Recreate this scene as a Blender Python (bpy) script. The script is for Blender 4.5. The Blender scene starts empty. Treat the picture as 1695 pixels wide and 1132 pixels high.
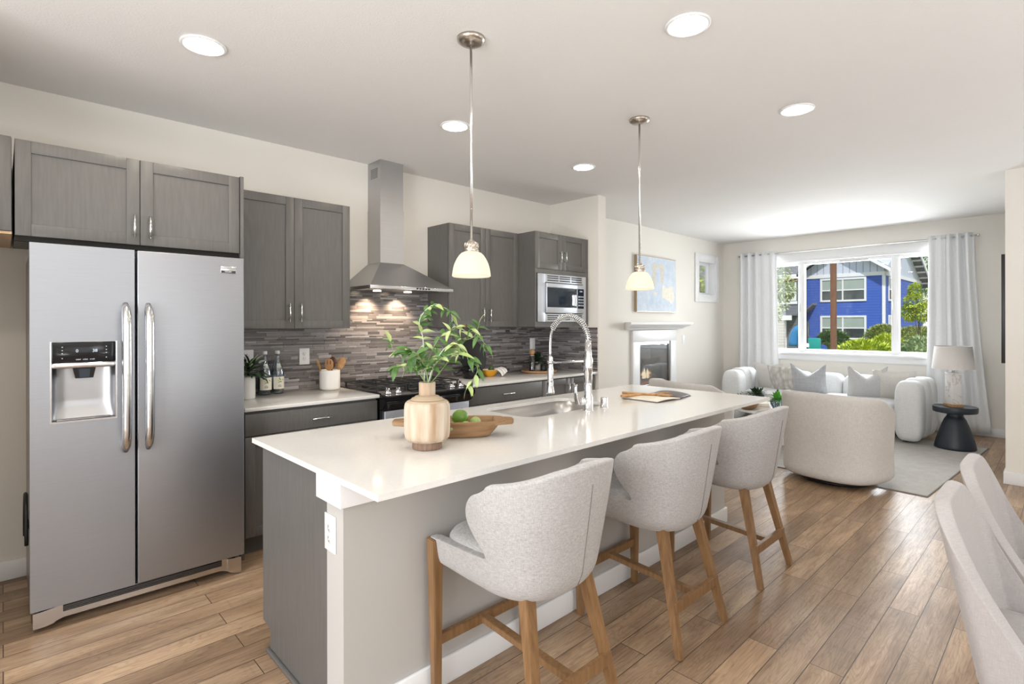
import bpy, bmesh, math, random
from mathutils import Vector, Matrix, Euler
R = math.radians
PI = math.pi
rnd = random.Random(7)
scene = bpy.context.scene
COL = scene.collection

# ------------------------------------------------------------------ camera
cam_d = bpy.data.cameras.new('camera')
cam = bpy.data.objects.new('camera', cam_d)
COL.objects.link(cam)
cam_d.sensor_fit = 'HORIZONTAL'
cam_d.sensor_width = 36.0
cam_d.lens = 882.85 / 1695 * 36
cam_d.shift_y = -30.56 / 1695
cam_d.clip_start = 0.05
cam_d.clip_end = 400
cam.matrix_world = (Matrix.Translation((0, 0, 1.4232)) @ Matrix.Rotation(R(46.3164 - 90), 4, 'Z')
                    @ Matrix.Rotation(R(90), 4, 'X') @ Matrix.Rotation(R(-0.109), 4, 'Z'))
scene.camera = cam

# ------------------------------------------------------------------ colour management
scene.view_settings.view_transform = 'Standard'
scene.view_settings.look = 'None'
scene.view_settings.exposure = 0.0
scene.view_settings.gamma = 1.0
scene.view_settings.use_curve_mapping = False

# ------------------------------------------------------------------ sky and sun
world = bpy.data.worlds.new('world')
scene.world = world
world.use_nodes = True
wn = world.node_tree
for n in list(wn.nodes):
    wn.nodes.remove(n)
w_out = wn.nodes.new('ShaderNodeOutputWorld')
w_bg = wn.nodes.new('ShaderNodeBackground')
w_tc = wn.nodes.new('ShaderNodeTexCoord')
w_sep = wn.nodes.new('ShaderNodeSeparateXYZ')
w_ramp = wn.nodes.new('ShaderNodeValToRGB')
wn.links.new(w_tc.outputs['Generated'], w_sep.inputs[0])
wn.links.new(w_sep.outputs['Z'], w_ramp.inputs[0])
w_ramp.color_ramp.elements[0].color = (1.0, 1.0, 1.0, 1)
w_ramp.color_ramp.elements[0].position = 0.1
w_ramp.color_ramp.elements[1].color = (0.55, 0.74, 1.0, 1)
w_ramp.color_ramp.elements[1].position = 0.7
wn.links.new(w_ramp.outputs[0], w_bg.inputs['Color'])
w_bg.inputs['Strength'].default_value = 1.1
wn.links.new(w_bg.outputs[0], w_out.inputs[0])


def lamp(kind, name, loc, rot, energy, color=(1, 1, 1), **kw):
    d = bpy.data.lights.new(name, kind)
    d.energy = energy
    d.color = color
    for k, v in kw.items():
        setattr(d, k, v)
    o = bpy.data.objects.new(name, d)
    COL.objects.link(o)
    o.location = loc
    o.rotation_euler = rot
    return o


sun = lamp('SUN', 'sun', (0, 0, 20), (0, 0, 0), 4.2, (1.0, 0.96, 0.9), angle=R(1.5))
sun.rotation_euler = Vector((0.50, 0.38, -0.78)).to_track_quat('-Z', 'Y').to_euler()
# added fill lamps at assumed, unseen window openings behind the photographer
lamp('AREA', 'added_dining_fill', (1.0, -3.14, 1.65), (R(90), 0, 0), 16, (0.95, 0.97, 1.0), shape='RECTANGLE', size=2.3, size_y=1.35)
lamp('AREA', 'added_rear_fill', (-2.42, 0.6, 1.45), (R(90), 0, R(-90)), 145, (0.93, 0.96, 1.0), shape='RECTANGLE', size=3.0, size_y=2.0)  # added fill, brightens the far window wall and curtains

lamp('AREA', 'added_front_window_boost', (9.10, 2.28, 1.68), (R(90), 0, R(90)), 160, (0.95, 0.97, 1.0), shape='RECTANGLE', size=2.3, size_y=1.35)  # added lamp outside the visible window, boosting its daylight into the room
# added point lamp out of view, fills the room and ceiling with light
lamp('POINT', 'added_fill_lamp', (1.6, -1.5, 1.85), (0, 0, 0), 25, (0.95, 0.97, 1.0), shadow_soft_size=0.4)
# unseen ceiling lamps: one continues the visible row, one added to brighten the floor
for rx, ry, re_ in ((0.70, 1.19, 3.5), (-0.15, 2.2, 9)):
    lamp('AREA', 'unseen_ceiling_lamp', (rx, ry, 2.76), (0, 0, 0), re_, (1.0, 0.90, 0.76), shape='DISK', size=0.16)
# added lamps behind the camera, bouncing light off the ceiling to fill the room
for tx, ty, te in ((-1.3, 0.9, 36), (-0.7, -1.6, 56), (2.4, -2.2, 36), (5.3, -1.6, 28)):
    lamp('AREA', 'added_uplight', (tx, ty, 0.7), (R(180), 0, 0), te, (0.885, 0.945, 1.0), shape='DISK', size=0.7)

# ------------------------------------------------------------------ materials
MATS = {}


def nodes_of(m):
    return m.node_tree.nodes, m.node_tree.links


def P(name, col, rough=0.5, metal=0.0, **kw):
    """principled material; kw are further principled inputs"""
    m = bpy.data.materials.new(name)
    m.use_nodes = True
    b = m.node_tree.nodes['Principled BSDF']
    b.inputs['Base Color'].default_value = (*col, 1)
    b.inputs['Roughness'].default_value = rough
    b.inputs['Metallic'].default_value = metal
    for k, v in kw.items():
        b.inputs[k].default_value = v
    MATS[name] = m
    return m


def tex_coord(m, scale=(1, 1, 1), space='Object', rot=(0, 0, 0)):
    N, L = nodes_of(m)
    tc = N.new('ShaderNodeTexCoord')
    mp = N.new('ShaderNodeMapping')
    mp.inputs['Scale'].default_value = scale
    mp.inputs['Rotation'].default_value = rot
    L.new(tc.outputs[space], mp.inputs[0])
    return mp.outputs[0]


def noise(m, vec, scale=5, detail=4, rough=0.5, dist=0.0):
    N, L = nodes_of(m)
    n = N.new('ShaderNodeTexNoise')
    n.inputs['Scale'].default_value = scale
    n.inputs['Detail'].default_value = detail
    n.inputs['Roughness'].default_value = rough
    n.inputs['Distortion'].default_value = dist
    L.new(vec, n.inputs['Vector'])
    return n.outputs['Fac']


def ramp(m, fac, stops):
    N, L = nodes_of(m)
    r = N.new('ShaderNodeValToRGB')
    els = r.color_ramp.elements
    while len(els) < len(stops):
        els.new(0.5)
    for e, (p, c) in zip(els, stops):
        e.position = p
        e.color = (*c, 1)
    L.new(fac, r.inputs[0])
    return r.outputs[0]


def bump(m, h, strength=0.2, dist=0.01):
    N, L = nodes_of(m)
    b = N.new('ShaderNodeBump')
    b.inputs['Strength'].default_value = strength
    b.inputs['Distance'].default_value = dist
    L.new(h, b.inputs['Height'])
    L.new(b.outputs[0], N['Principled BSDF'].inputs['Normal'])


def to_base(m, c, sock='Base Color'):
    N, L = nodes_of(m)
    L.new(c, N['Principled BSDF'].inputs[sock])


def mixc(m, a, b, fac, mode='MIX'):
    N, L = nodes_of(m)
    x = N.new('ShaderNodeMix')
    x.data_type = 'RGBA'
    x.blend_type = mode
    for s, v in ((x.inputs[0], fac), (x.inputs[6], a), (x.inputs[7], b)):
        if hasattr(v, 'links'):
            L.new(v, s)
        elif isinstance(v, (int, float)):
            s.default_value = v
        else:
            s.default_value = (*v, 1)
    return x.outputs[2]


def math_n(m, op, a, b=0.0):
    N, L = nodes_of(m)
    x = N.new('ShaderNodeMath')
    x.operation = op
    for s, v in zip(x.inputs, (a, b)):
        if hasattr(v, 'links'):
            L.new(v, s)
        else:
            s.default_value = v
    return x.outputs[0]


def mottled(name, c1, c2, rough, scale=(1, 1, 1), nscale=8, bumpk=0.0, bscale=None, metal=0.0, detail=4, bdist=0.004, **kw):
    m = P(name, c1, rough, metal, **kw)
    v = tex_coord(m, scale)
    f = noise(m, v, nscale, detail)
    to_base(m, ramp(m, f, [(0.3, c1), (0.7, c2)]))
    if bumpk:
        f2 = noise(m, tex_coord(m), bscale, 2) if bscale else f
        bump(m, f2, bumpk, bdist)
    return m


# painted walls / ceiling
mottled('wall_paint', (0.775, 0.74, 0.68), (0.785, 0.75, 0.69), 0.75, nscale=3, bumpk=0.06, bscale=160)
mottled('ceiling_paint', (0.78, 0.765, 0.745), (0.79, 0.775, 0.755), 0.85, nscale=3, bumpk=0.25, bscale=110, bdist=0.006)
P('white_trim', (0.80, 0.80, 0.80), 0.35)
P('white_plastic', (0.85, 0.85, 0.85), 0.3)
P('dark_slot', (0.05, 0.05, 0.05), 0.6)
# cabinets
mottled('cabinet_stain', (0.110, 0.105, 0.099), (0.132, 0.126, 0.119), 0.42, scale=(14, 14, 1.2), nscale=6, bumpk=0.03)
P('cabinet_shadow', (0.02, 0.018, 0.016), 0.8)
mottled('raw_maple', (0.55, 0.38, 0.22), (0.62, 0.45, 0.28), 0.5, scale=(2, 12, 12), nscale=4)
mottled('island_paint', (0.485, 0.47, 0.445), (0.495, 0.48, 0.455), 0.6, nscale=3, bumpk=0.05, bscale=140)
# quartz
m = mottled('quartz', (0.74, 0.728, 0.70), (0.765, 0.753, 0.725), 0.10, nscale=60, detail=2)
# metals
mottled('stainless', (0.345, 0.358, 0.385), (0.375, 0.388, 0.415), 0.47, scale=(2, 2, 240), nscale=3, metal=1.0)
mottled('hood_steel', (0.47, 0.47, 0.475), (0.52, 0.52, 0.525), 0.36, scale=(2, 2, 200), nscale=3, metal=1.0)
P('stainless_trim', (0.62, 0.62, 0.63), 0.22, 1.0)
P('cavity_steel', (0.40, 0.40, 0.41), 0.36, 1.0)
P('stainless_dark', (0.25, 0.25, 0.26), 0.3, 1.0)
P('stainless_side', (0.33, 0.31, 0.28), 0.35, 1.0)
P('brushed_nickel', (0.58, 0.52, 0.46), 0.28, 1.0)
P('satin_steel', (0.72, 0.72, 0.72), 0.25, 1.0)
P('chrome', (0.82, 0.82, 0.84), 0.06, 1.0)
P('sink_steel', (0.50, 0.49, 0.48), 0.32, 1.0)
P('black_gloss', (0.008, 0.008, 0.009), 0.12, **{'Specular IOR Level': 0.3})
P('black_matte', (0.012, 0.012, 0.013), 0.45)
P('cast_iron', (0.02, 0.02, 0.021), 0.5)
P('black_plastic', (0.02, 0.02, 0.022), 0.35)
P('dark_glass', (0.02, 0.03, 0.045), 0.05)
P('micro_steel', (0.66, 0.69, 0.74), 0.42, 1.0)


def emis(name, col, strength, base=(0, 0, 0)):
    m = P(name, base, 0.5)
    b = m.node_tree.nodes['Principled BSDF']
    b.inputs['Emission Color'].default_value = (*col, 1)
    b.inputs['Emission Strength'].default_value = strength
    return m


emis('downlight_glow', (1.0, 0.90, 0.76), 105)
emis('shade_glow', (1.0, 0.88, 0.64), 0.86, (0.20, 0.19, 0.17))
emis('bulb_glow', (1.0, 0.80, 0.55), 14)
emis('display_glow', (0.8, 0.9, 1.0), 1.2)
emis('flame_glow', (1.0, 0.42, 0.12), 2.4)
emis('flame_core', (1.0, 0.78, 0.45), 3.0)
emis('ember_glow', (1.0, 0.25, 0.05), 0.5, (0.05, 0.03, 0.02))
# woods
mottled('oak_leg', (0.185, 0.096, 0.039), (0.285, 0.160, 0.072), 0.42, scale=(14, 14, 1.3), nscale=4, bumpk=0.05)
mottled('dough_wood', (0.20, 0.105, 0.045), (0.36, 0.215, 0.105), 0.55, scale=(2, 10, 14), nscale=3, bumpk=0.1)
mottled('spoon_wood', (0.36, 0.17, 0.06), (0.55, 0.32, 0.14), 0.45, scale=(3, 8, 8), nscale=6)
mottled('dark_spoon_wood', (0.07, 0.025, 0.012), (0.14, 0.05, 0.02), 0.35, scale=(3, 8, 8), nscale=6)
mottled('paulownia', (0.36, 0.235, 0.135), (0.66, 0.575, 0.47), 0.65, scale=(7, 7, 0.9), nscale=3.0, bumpk=0.15)
mottled('paulownia_ring', (0.28, 0.18, 0.09), (0.58, 0.48, 0.36), 0.6, scale=(1, 1, 130), nscale=2)
mottled('bark_foot', (0.20, 0.12, 0.08), (0.30, 0.20, 0.14), 0.7, scale=(30, 30, 3), nscale=5, bumpk=0.2)
mottled('tray_wood', (0.40, 0.22, 0.10), (0.50, 0.30, 0.15), 0.45, scale=(3, 12, 12), nscale=4)
mottled('cedar_post', (0.10, 0.036, 0.013), (0.15, 0.06, 0.022), 0.7, scale=(20, 20, 0.8), nscale=4)


def fabric(name, c1, c2, scale=420, bumpk=0.25, rough=0.9, sheen=0.2):
    m = P(name, c1, rough)
    m.node_tree.nodes['Principled BSDF'].inputs['Sheen Weight'].default_value = sheen
    v = tex_coord(m, (1, 1, 1))
    a = noise(m, tex_coord(m, (1, 1, 0.12)), scale, 2)
    b = noise(m, tex_coord(m, (0.12, 0.12, 1)), scale, 2)
    f = math_n(m, 'MULTIPLY', math_n(m, 'ADD', a, b), 0.5)
    to_base(m, ramp(m, f, [(0.36, c1), (0.64, c2)]))
    bump(m, f, bumpk, 0.002)
    return m


fabric('stool_linen', (0.325, 0.313, 0.303), (0.50, 0.488, 0.478), 520)
fabric('dining_fabric', (0.37, 0.342, 0.33), (0.43, 0.402, 0.39), 420, 0.1)
fabric('swivel_fabric', (0.54, 0.51, 0.485), (0.65, 0.625, 0.60), 260)
fabric('boucle_white', (0.70, 0.71, 0.71), (0.78, 0.79, 0.79), 120, 0.2)
fabric('cream_pillow', (0.60, 0.57, 0.53), (0.72, 0.69, 0.65), 300)
fabric('gray_velvet', (0.40, 0.41, 0.43), (0.50, 0.51, 0.53), 60, 0.05, 0.8, 0.5)
fabric('pale_gray_pillow', (0.50, 0.50, 0.50), (0.60, 0.60, 0.60), 280)
fabric('curtain_cloth', (0.78, 0.79, 0.80), (0.84, 0.85, 0.86), 220, 0.1)
fabric('shade_cloth', (0.76, 0.72, 0.69), (0.82, 0.78, 0.75), 400, 0.1)
P('stitch', (0.22, 0.20, 0.18), 0.9)
m = fabric('woven_pillow', (0.45, 0.42, 0.38), (0.70, 0.67, 0.62), 200)
v = tex_coord(m, (11, 11, 5))
N_, L_ = nodes_of(m)
vor = N_.new('ShaderNodeTexVoronoi')
vor.inputs['Scale'].default_value = 2.0
L_.new(v, vor.inputs['Vector'])
to_base(m, ramp(m, vor.outputs['Distance'], [(0.2, (0.72, 0.69, 0.65)), (0.75, (0.47, 0.44, 0.40))]))
bump(m, math_n(m, 'SUBTRACT', 1.0, vor.outputs['Distance']), 0.6, 0.02)
m = fabric('rug_wool', (0.42, 0.40, 0.37), (0.50, 0.48, 0.45), 90, 0.3, 0.95, 0.0)
P('rug_edge', (0.24, 0.23, 0.215), 0.9)
P('table_black', (0.018, 0.026, 0.036), 0.42)
m = P('marble', (0.78, 0.77, 0.76), 0.25)
f = noise(m, tex_coord(m, (1, 1, 1)), 5, 6, 0.55, 1.2)
to_base(m, ramp(m, f, [(0.46, (0.80, 0.78, 0.76)), (0.495, (0.55, 0.50, 0.46)), (0.52, (0.82, 0.81, 0.80))]))
# greens
mottled('leaf_green', (0.045, 0.115, 0.022), (0.10, 0.21, 0.05), 0.4, nscale=14)
mottled('leaf_lime', (0.30, 0.42, 0.12), (0.50, 0.56, 0.27), 0.4, nscale=14)
mottled('leaf_dark', (0.02, 0.055, 0.018), (0.05, 0.10, 0.04), 0.45, nscale=14)
mottled('leaf_bright', (0.10, 0.42, 0.05), (0.20, 0.58, 0.10), 0.4, nscale=14)
P('petal_white', (0.80, 0.80, 0.76), 0.5)
P('stem_green', (0.22, 0.30, 0.13), 0.5)
P('stem_pale', (0.50, 0.55, 0.48), 0.5)
P('bud_brown', (0.12, 0.06, 0.03), 0.6)
mottled('lime_skin', (0.10, 0.22, 0.025), (0.19, 0.33, 0.05), 0.35, nscale=6, bumpk=0.1, bscale=200)
mottled('lime_pale', (0.26, 0.36, 0.10), (0.38, 0.45, 0.17), 0.35, nscale=6, bumpk=0.1, bscale=200)
mottled('avocado_skin', (0.03, 0.06, 0.015), (0.07, 0.11, 0.03), 0.4, nscale=12, bumpk=0.2, bscale=120)
# crockery
P('ceramic_white', (0.80, 0.78, 0.75), 0.3)
P('yellow_enamel', (0.72, 0.34, 0.015), 0.2)
P('cream_enamel', (0.78, 0.70, 0.55), 0.25)
P('paper', (0.78, 0.72, 0.62), 0.7)
P('page_edge', (0.55, 0.50, 0.44), 0.8)
P('photo_page', (0.13, 0.12, 0.125), 0.5)
P('label_paper', (0.74, 0.70, 0.60), 0.6)
P('label_ink', (0.20, 0.17, 0.12), 0.6)
P('label_green', (0.22, 0.32, 0.09), 0.6)
P('water', (0.8, 0.87, 0.93), 0.02, **{'Transmission Weight': 1.0, 'IOR': 1.33})


def glass_mat(name, tint=(1, 1, 1), refl=0.08, rough=0.02):
    m = bpy.data.materials.new(name)
    m.use_nodes = True
    N, L = nodes_of(m)
    N.clear()
    out = N.new('ShaderNodeOutputMaterial')
    mix = N.new('ShaderNodeMixShader')
    tr = N.new('ShaderNodeBsdfTransparent')
    gl = N.new('ShaderNodeBsdfGlossy')
    lw = N.new('ShaderNodeLayerWeight')
    lw.inputs['Blend'].default_value = 0.25
    mm = N.new('ShaderNodeMath')
    mm.operation = 'MULTIPLY_ADD'
    mm.inputs[1].default_value = 0.5
    mm.inputs[2].default_value = refl
    L.new(lw.outputs['Fresnel'], mm.inputs[0])
    tr.inputs[0].default_value = (*tint, 1)
    gl.inputs['Roughness'].default_value = rough
    L.new(mm.outputs[0], mix.inputs[0])
    L.new(tr.outputs[0], mix.inputs[1])
    L.new(gl.outputs[0], mix.inputs[2])
    L.new(mix.outputs[0], out.inputs[0])
    MATS[name] = m
    return m


glass_mat('window_glass', (0.97, 0.98, 0.98), 0.015)
glass_mat('bottle_glass', (0.86, 0.90, 0.93), 0.10)
glass_mat('bowl_glass', (0.80, 0.87, 0.92), 0.12)
glass_mat('fire_glass', (0.85, 0.87, 0.9), 0.22)


def floor_material():
    m = P('plank_floor', (0.3, 0.2, 0.12), 0.28, **{'Specular IOR Level': 0.34})
    N, L = nodes_of(m)
    v = tex_coord(m, (1, 1, 1), 'Object')
    br = N.new('ShaderNodeTexBrick')
    br.offset = 0.37
    br.inputs['Color1'].default_value = (0, 0, 0, 1)
    br.inputs['Color2'].default_value = (1, 1, 1, 1)
    br.inputs['Mortar'].default_value = (0.5, 0.5, 0.5, 1)
    br.inputs['Scale'].default_value = 1
    br.inputs['Mortar Size'].default_value = 0.0022
    br.inputs['Mortar Smooth'].default_value = 0.4
    br.inputs['Bias'].default_value = 0
    br.inputs['Brick Width'].default_value = 1.22
    br.inputs['Row Height'].default_value = 0.126
    L.new(v, br.inputs['Vector'])
    tone = br.outputs['Color']
    # grain shifted per plank
    shift = N.new('ShaderNodeVectorMath')
    shift.operation = 'MULTIPLY_ADD'
    shift.inputs[1].default_value = (7.3, 3.1, 5.7)
    L.new(tone, shift.inputs[0])
    L.new(v, shift.inputs[2])
    mp = N.new('ShaderNodeMapping')
    mp.inputs['Scale'].default_value = (1.2, 5.0, 1)
    L.new(shift.outputs[0], mp.inputs[0])
    big = noise(m, mp.outputs[0], 1.3, 3, 0.5, 0.6)
    mp2 = N.new('ShaderNodeMapping')
    mp2.inputs['Scale'].default_value = (3.0, 70.0, 1)
    L.new(shift.outputs[0], mp2.inputs[0])
    fine = noise(m, mp2.outputs[0], 1.6, 5, 0.65, 0.8)
    # cathedral rings
    mp3 = N.new('ShaderNodeMapping')
    mp3.inputs['Scale'].default_value = (1.1, 7.0, 1)
    L.new(shift.outputs[0], mp3.inputs[0])
    ringn = noise(m, mp3.outputs[0], 1.4, 2, 0.5, 0.3)
    rings = math_n(m, 'SINE', math_n(m, 'MULTIPLY', ringn, 170.0))
    rings = math_n(m, 'ADD', math_n(m, 'MULTIPLY', rings, 0.5), 0.5)
    c = ramp(m, big, [(0.25, (0.222, 0.142, 0.088)), (0.5, (0.348, 0.236, 0.150)), (0.75, (0.495, 0.356, 0.236))])
    t = ramp(m, tone, [(0.0, (0.78, 0.76, 0.74)), (0.5, (1.0, 1.0, 1.0)), (1.0, (1.24, 1.21, 1.17))])
    c = mixc(m, c, t, 1.0, 'MULTIPLY')
    g = ramp(m, fine, [(0.3, (0.55, 0.53, 0.5)), (0.55, (1.05, 1.05, 1.05))])
    c = mixc(m, c, g, 0.75, 'MULTIPLY')
    rg = ramp(m, rings, [(0.0, (0.62, 0.59, 0.56)), (0.45, (1.04, 1.04, 1.04))])
    c = mixc(m, c, rg, 0.36, 'MULTIPLY')
    # rough saw marks across some planks
    mp4 = N.new('ShaderNodeMapping')
    mp4.inputs['Scale'].default_value = (38, 1.6, 1)
    L.new(shift.outputs[0], mp4.inputs[0])
    saw = noise(m, mp4.outputs[0], 1.2, 2)
    patch = noise(m, shift.outputs[0], 3.0, 2)
    sawf = math_n(m, 'MULTIPLY', ramp(m, patch, [(0.58, (0, 0, 0)), (0.68, (1, 1, 1))]), ramp(m, saw, [(0.5, (0, 0, 0)), (0.62, (1, 1, 1))]))
    c = mixc(m, c, (0.16, 0.12, 0.09), math_n(m, 'MULTIPLY', sawf, 0.28))
    c = mixc(m, c, (0.07, 0.045, 0.03), br.outputs['Fac'])
    to_base(m, c)
    h = math_n(m, 'ADD', math_n(m, 'MULTIPLY', fine, 0.35), math_n(m, 'MULTIPLY', rings, 0.05))
    h = math_n(m, 'SUBTRACT', h, math_n(m, 'MULTIPLY', br.outputs['Fac'], 1.2))
    bump(m, h, 0.22, 0.004)
    rr = ramp(m, fine, [(0.2, (0.40, 0.40, 0.40)), (0.8, (0.28, 0.28, 0.28))])
    to_base(m, rr, 'Roughness')


floor_material()


def tile_material():
    m = P('mosaic_tile', (0.2, 0.2, 0.2), 0.10, **{'Specular IOR Level': 0.75})
    N, L = nodes_of(m)
    at = N.new('ShaderNodeAttribute')
    at.attribute_name = 'tone'
    at.attribute_type = 'GEOMETRY'
    c = ramp(m, at.outputs['Fac'], [(0.0, (0.085, 0.076, 0.075)), (0.35, (0.19, 0.172, 0.170)), (0.65, (0.31, 0.288, 0.288)), (1.0, (0.50, 0.49, 0.50))])
    f = noise(m, tex_coord(m, (6, 6, 150)), 2.5, 3, 0.6)
    g = ramp(m, f, [(0.3, (0.62, 0.60, 0.60)), (0.7, (1.2, 1.2, 1.2))])
    to_base(m, mixc(m, c, g, 0.8, 'MULTIPLY'))
    bump(m, f, 0.12, 0.003)


tile_material()
P('tile_grout', (0.07, 0.065, 0.06), 0.8)
# painting
m = P('painting_canvas', (0.6, 0.68, 0.78), 0.7)
v = tex_coord(m, (1, 1, 1), 'Object')
f1 = noise(m, v, 9, 6, 0.65, 0.5)
f2 = noise(m, v, 55, 3)
c = ramp(m, f1, [(0.3, (0.47, 0.56, 0.68)), (0.5, (0.55, 0.62, 0.71)), (0.7, (0.66, 0.70, 0.75))])
to_base(m, c)
bump(m, math_n(m, 'ADD', f1, math_n(m, 'MULTIPLY', f2, 0.5)), 0.5, 0.006)
mottled('paint_ochre', (0.60, 0.53, 0.41), (0.66, 0.63, 0.58), 0.7, nscale=30, bumpk=0.4)
mottled('paint_cream', (0.72, 0.66, 0.52), (0.80, 0.78, 0.72), 0.7, nscale=30, bumpk=0.4)
P('art_frame', (0.42, 0.33, 0.22), 0.4, 0.3)


# exterior
def siding(name, c, pitch, axis_z=True):
    m = P(name, c, 0.6)
    N, L = nodes_of(m)
    tc = N.new('ShaderNodeTexCoord')
    sp = N.new('ShaderNodeSeparateXYZ')
    L.new(tc.outputs['Object'], sp.inputs[0])
    if axis_z:
        q = sp.outputs['Z']
    else:
        q = math_n(m, 'ADD', sp.outputs['X'], sp.outputs['Y'])
    fr = math_n(m, 'FRACT', math_n(m, 'MULTIPLY', q, 1.0 / pitch))
    bump(m, math_n(m, 'SUBTRACT', 1.0, fr), 1.0, pitch * 0.12)
    if not axis_z:
        edge = math_n(m, 'GREATER_THAN', fr, 0.88)
        to_base(m, mixc(m, c, tuple(x * 0.55 for x in c), edge))
    else:
        edge = math_n(m, 'LESS_THAN', fr, 0.12)
        to_base(m, mixc(m, c, tuple(x * 0.6 for x in c), edge))
    return m


siding('blue_siding', (0.038, 0.100, 0.43), 0.19)
siding('pale_batten', (0.60, 0.645, 0.77), 0.42, False)
siding('slate_siding', (0.144, 0.154, 0.173), 0.2)
siding('beige_siding', (0.434, 0.385, 0.327), 0.2)
mottled('roof_shingle', (0.14, 0.135, 0.15), (0.20, 0.195, 0.21), 0.9, scale=(0.963, 0.963, 5.77), nscale=4)
P('house_white', (0.77, 0.77, 0.789), 0.5)
mottled('house_glass', (0.03, 0.04, 0.04), (0.10, 0.12, 0.12), 0.12, nscale=0.9)
P('house_blind', (0.327, 0.385, 0.357), 0.3)
mottled('brick_brown', (0.212, 0.106, 0.0578), (0.327, 0.173, 0.0963), 0.8, nscale=6)
mottled('lawn', (0.154, 0.193, 0.0674), (0.289, 0.289, 0.135), 0.9, nscale=2)
mottled('paving', (0.597, 0.578, 0.549), (0.674, 0.654, 0.626), 0.8, nscale=6)
mottled('mulch', (0.0866, 0.0578, 0.0385), (0.193, 0.135, 0.0963), 0.9, nscale=9)
mottled('shrub_yellow', (0.30, 0.42, 0.02), (0.55, 0.60, 0.05), 0.6, nscale=3)
mottled('shrub_green', (0.0481, 0.125, 0.0241), (0.125, 0.242, 0.0481), 0.6, nscale=3)
mottled('shrub_olive', (0.193, 0.25, 0.0578), (0.404, 0.443, 0.135), 0.6, nscale=3)
mottled('shrub_mixed', (0.135, 0.231, 0.0674), (0.347, 0.423, 0.212), 0.6, nscale=3)
mottled('tree_yellow', (0.231, 0.366, 0.0289), (0.597, 0.654, 0.0674), 0.6, nscale=2)
mottled('tree_mid', (0.20, 0.34, 0.11), (0.40, 0.54, 0.24), 0.6, nscale=2)
mottled('tree_variegated', (0.327, 0.404, 0.135), (0.674, 0.693, 0.443), 0.6, nscale=3)
P('trunk', (0.116, 0.077, 0.053), 0.8)
P('slide_blue', (0.0289, 0.212, 0.481), 0.3)
P('play_teal', (0, 0.289, 0.261), 0.4)
P('play_pink', (0.53, 0.193, 0.366), 0.5)
P('play_post', (0.0289, 0.0289, 0.0338), 0.4)
P('rock_tan', (0.481, 0.27, 0.154), 0.8)


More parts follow.
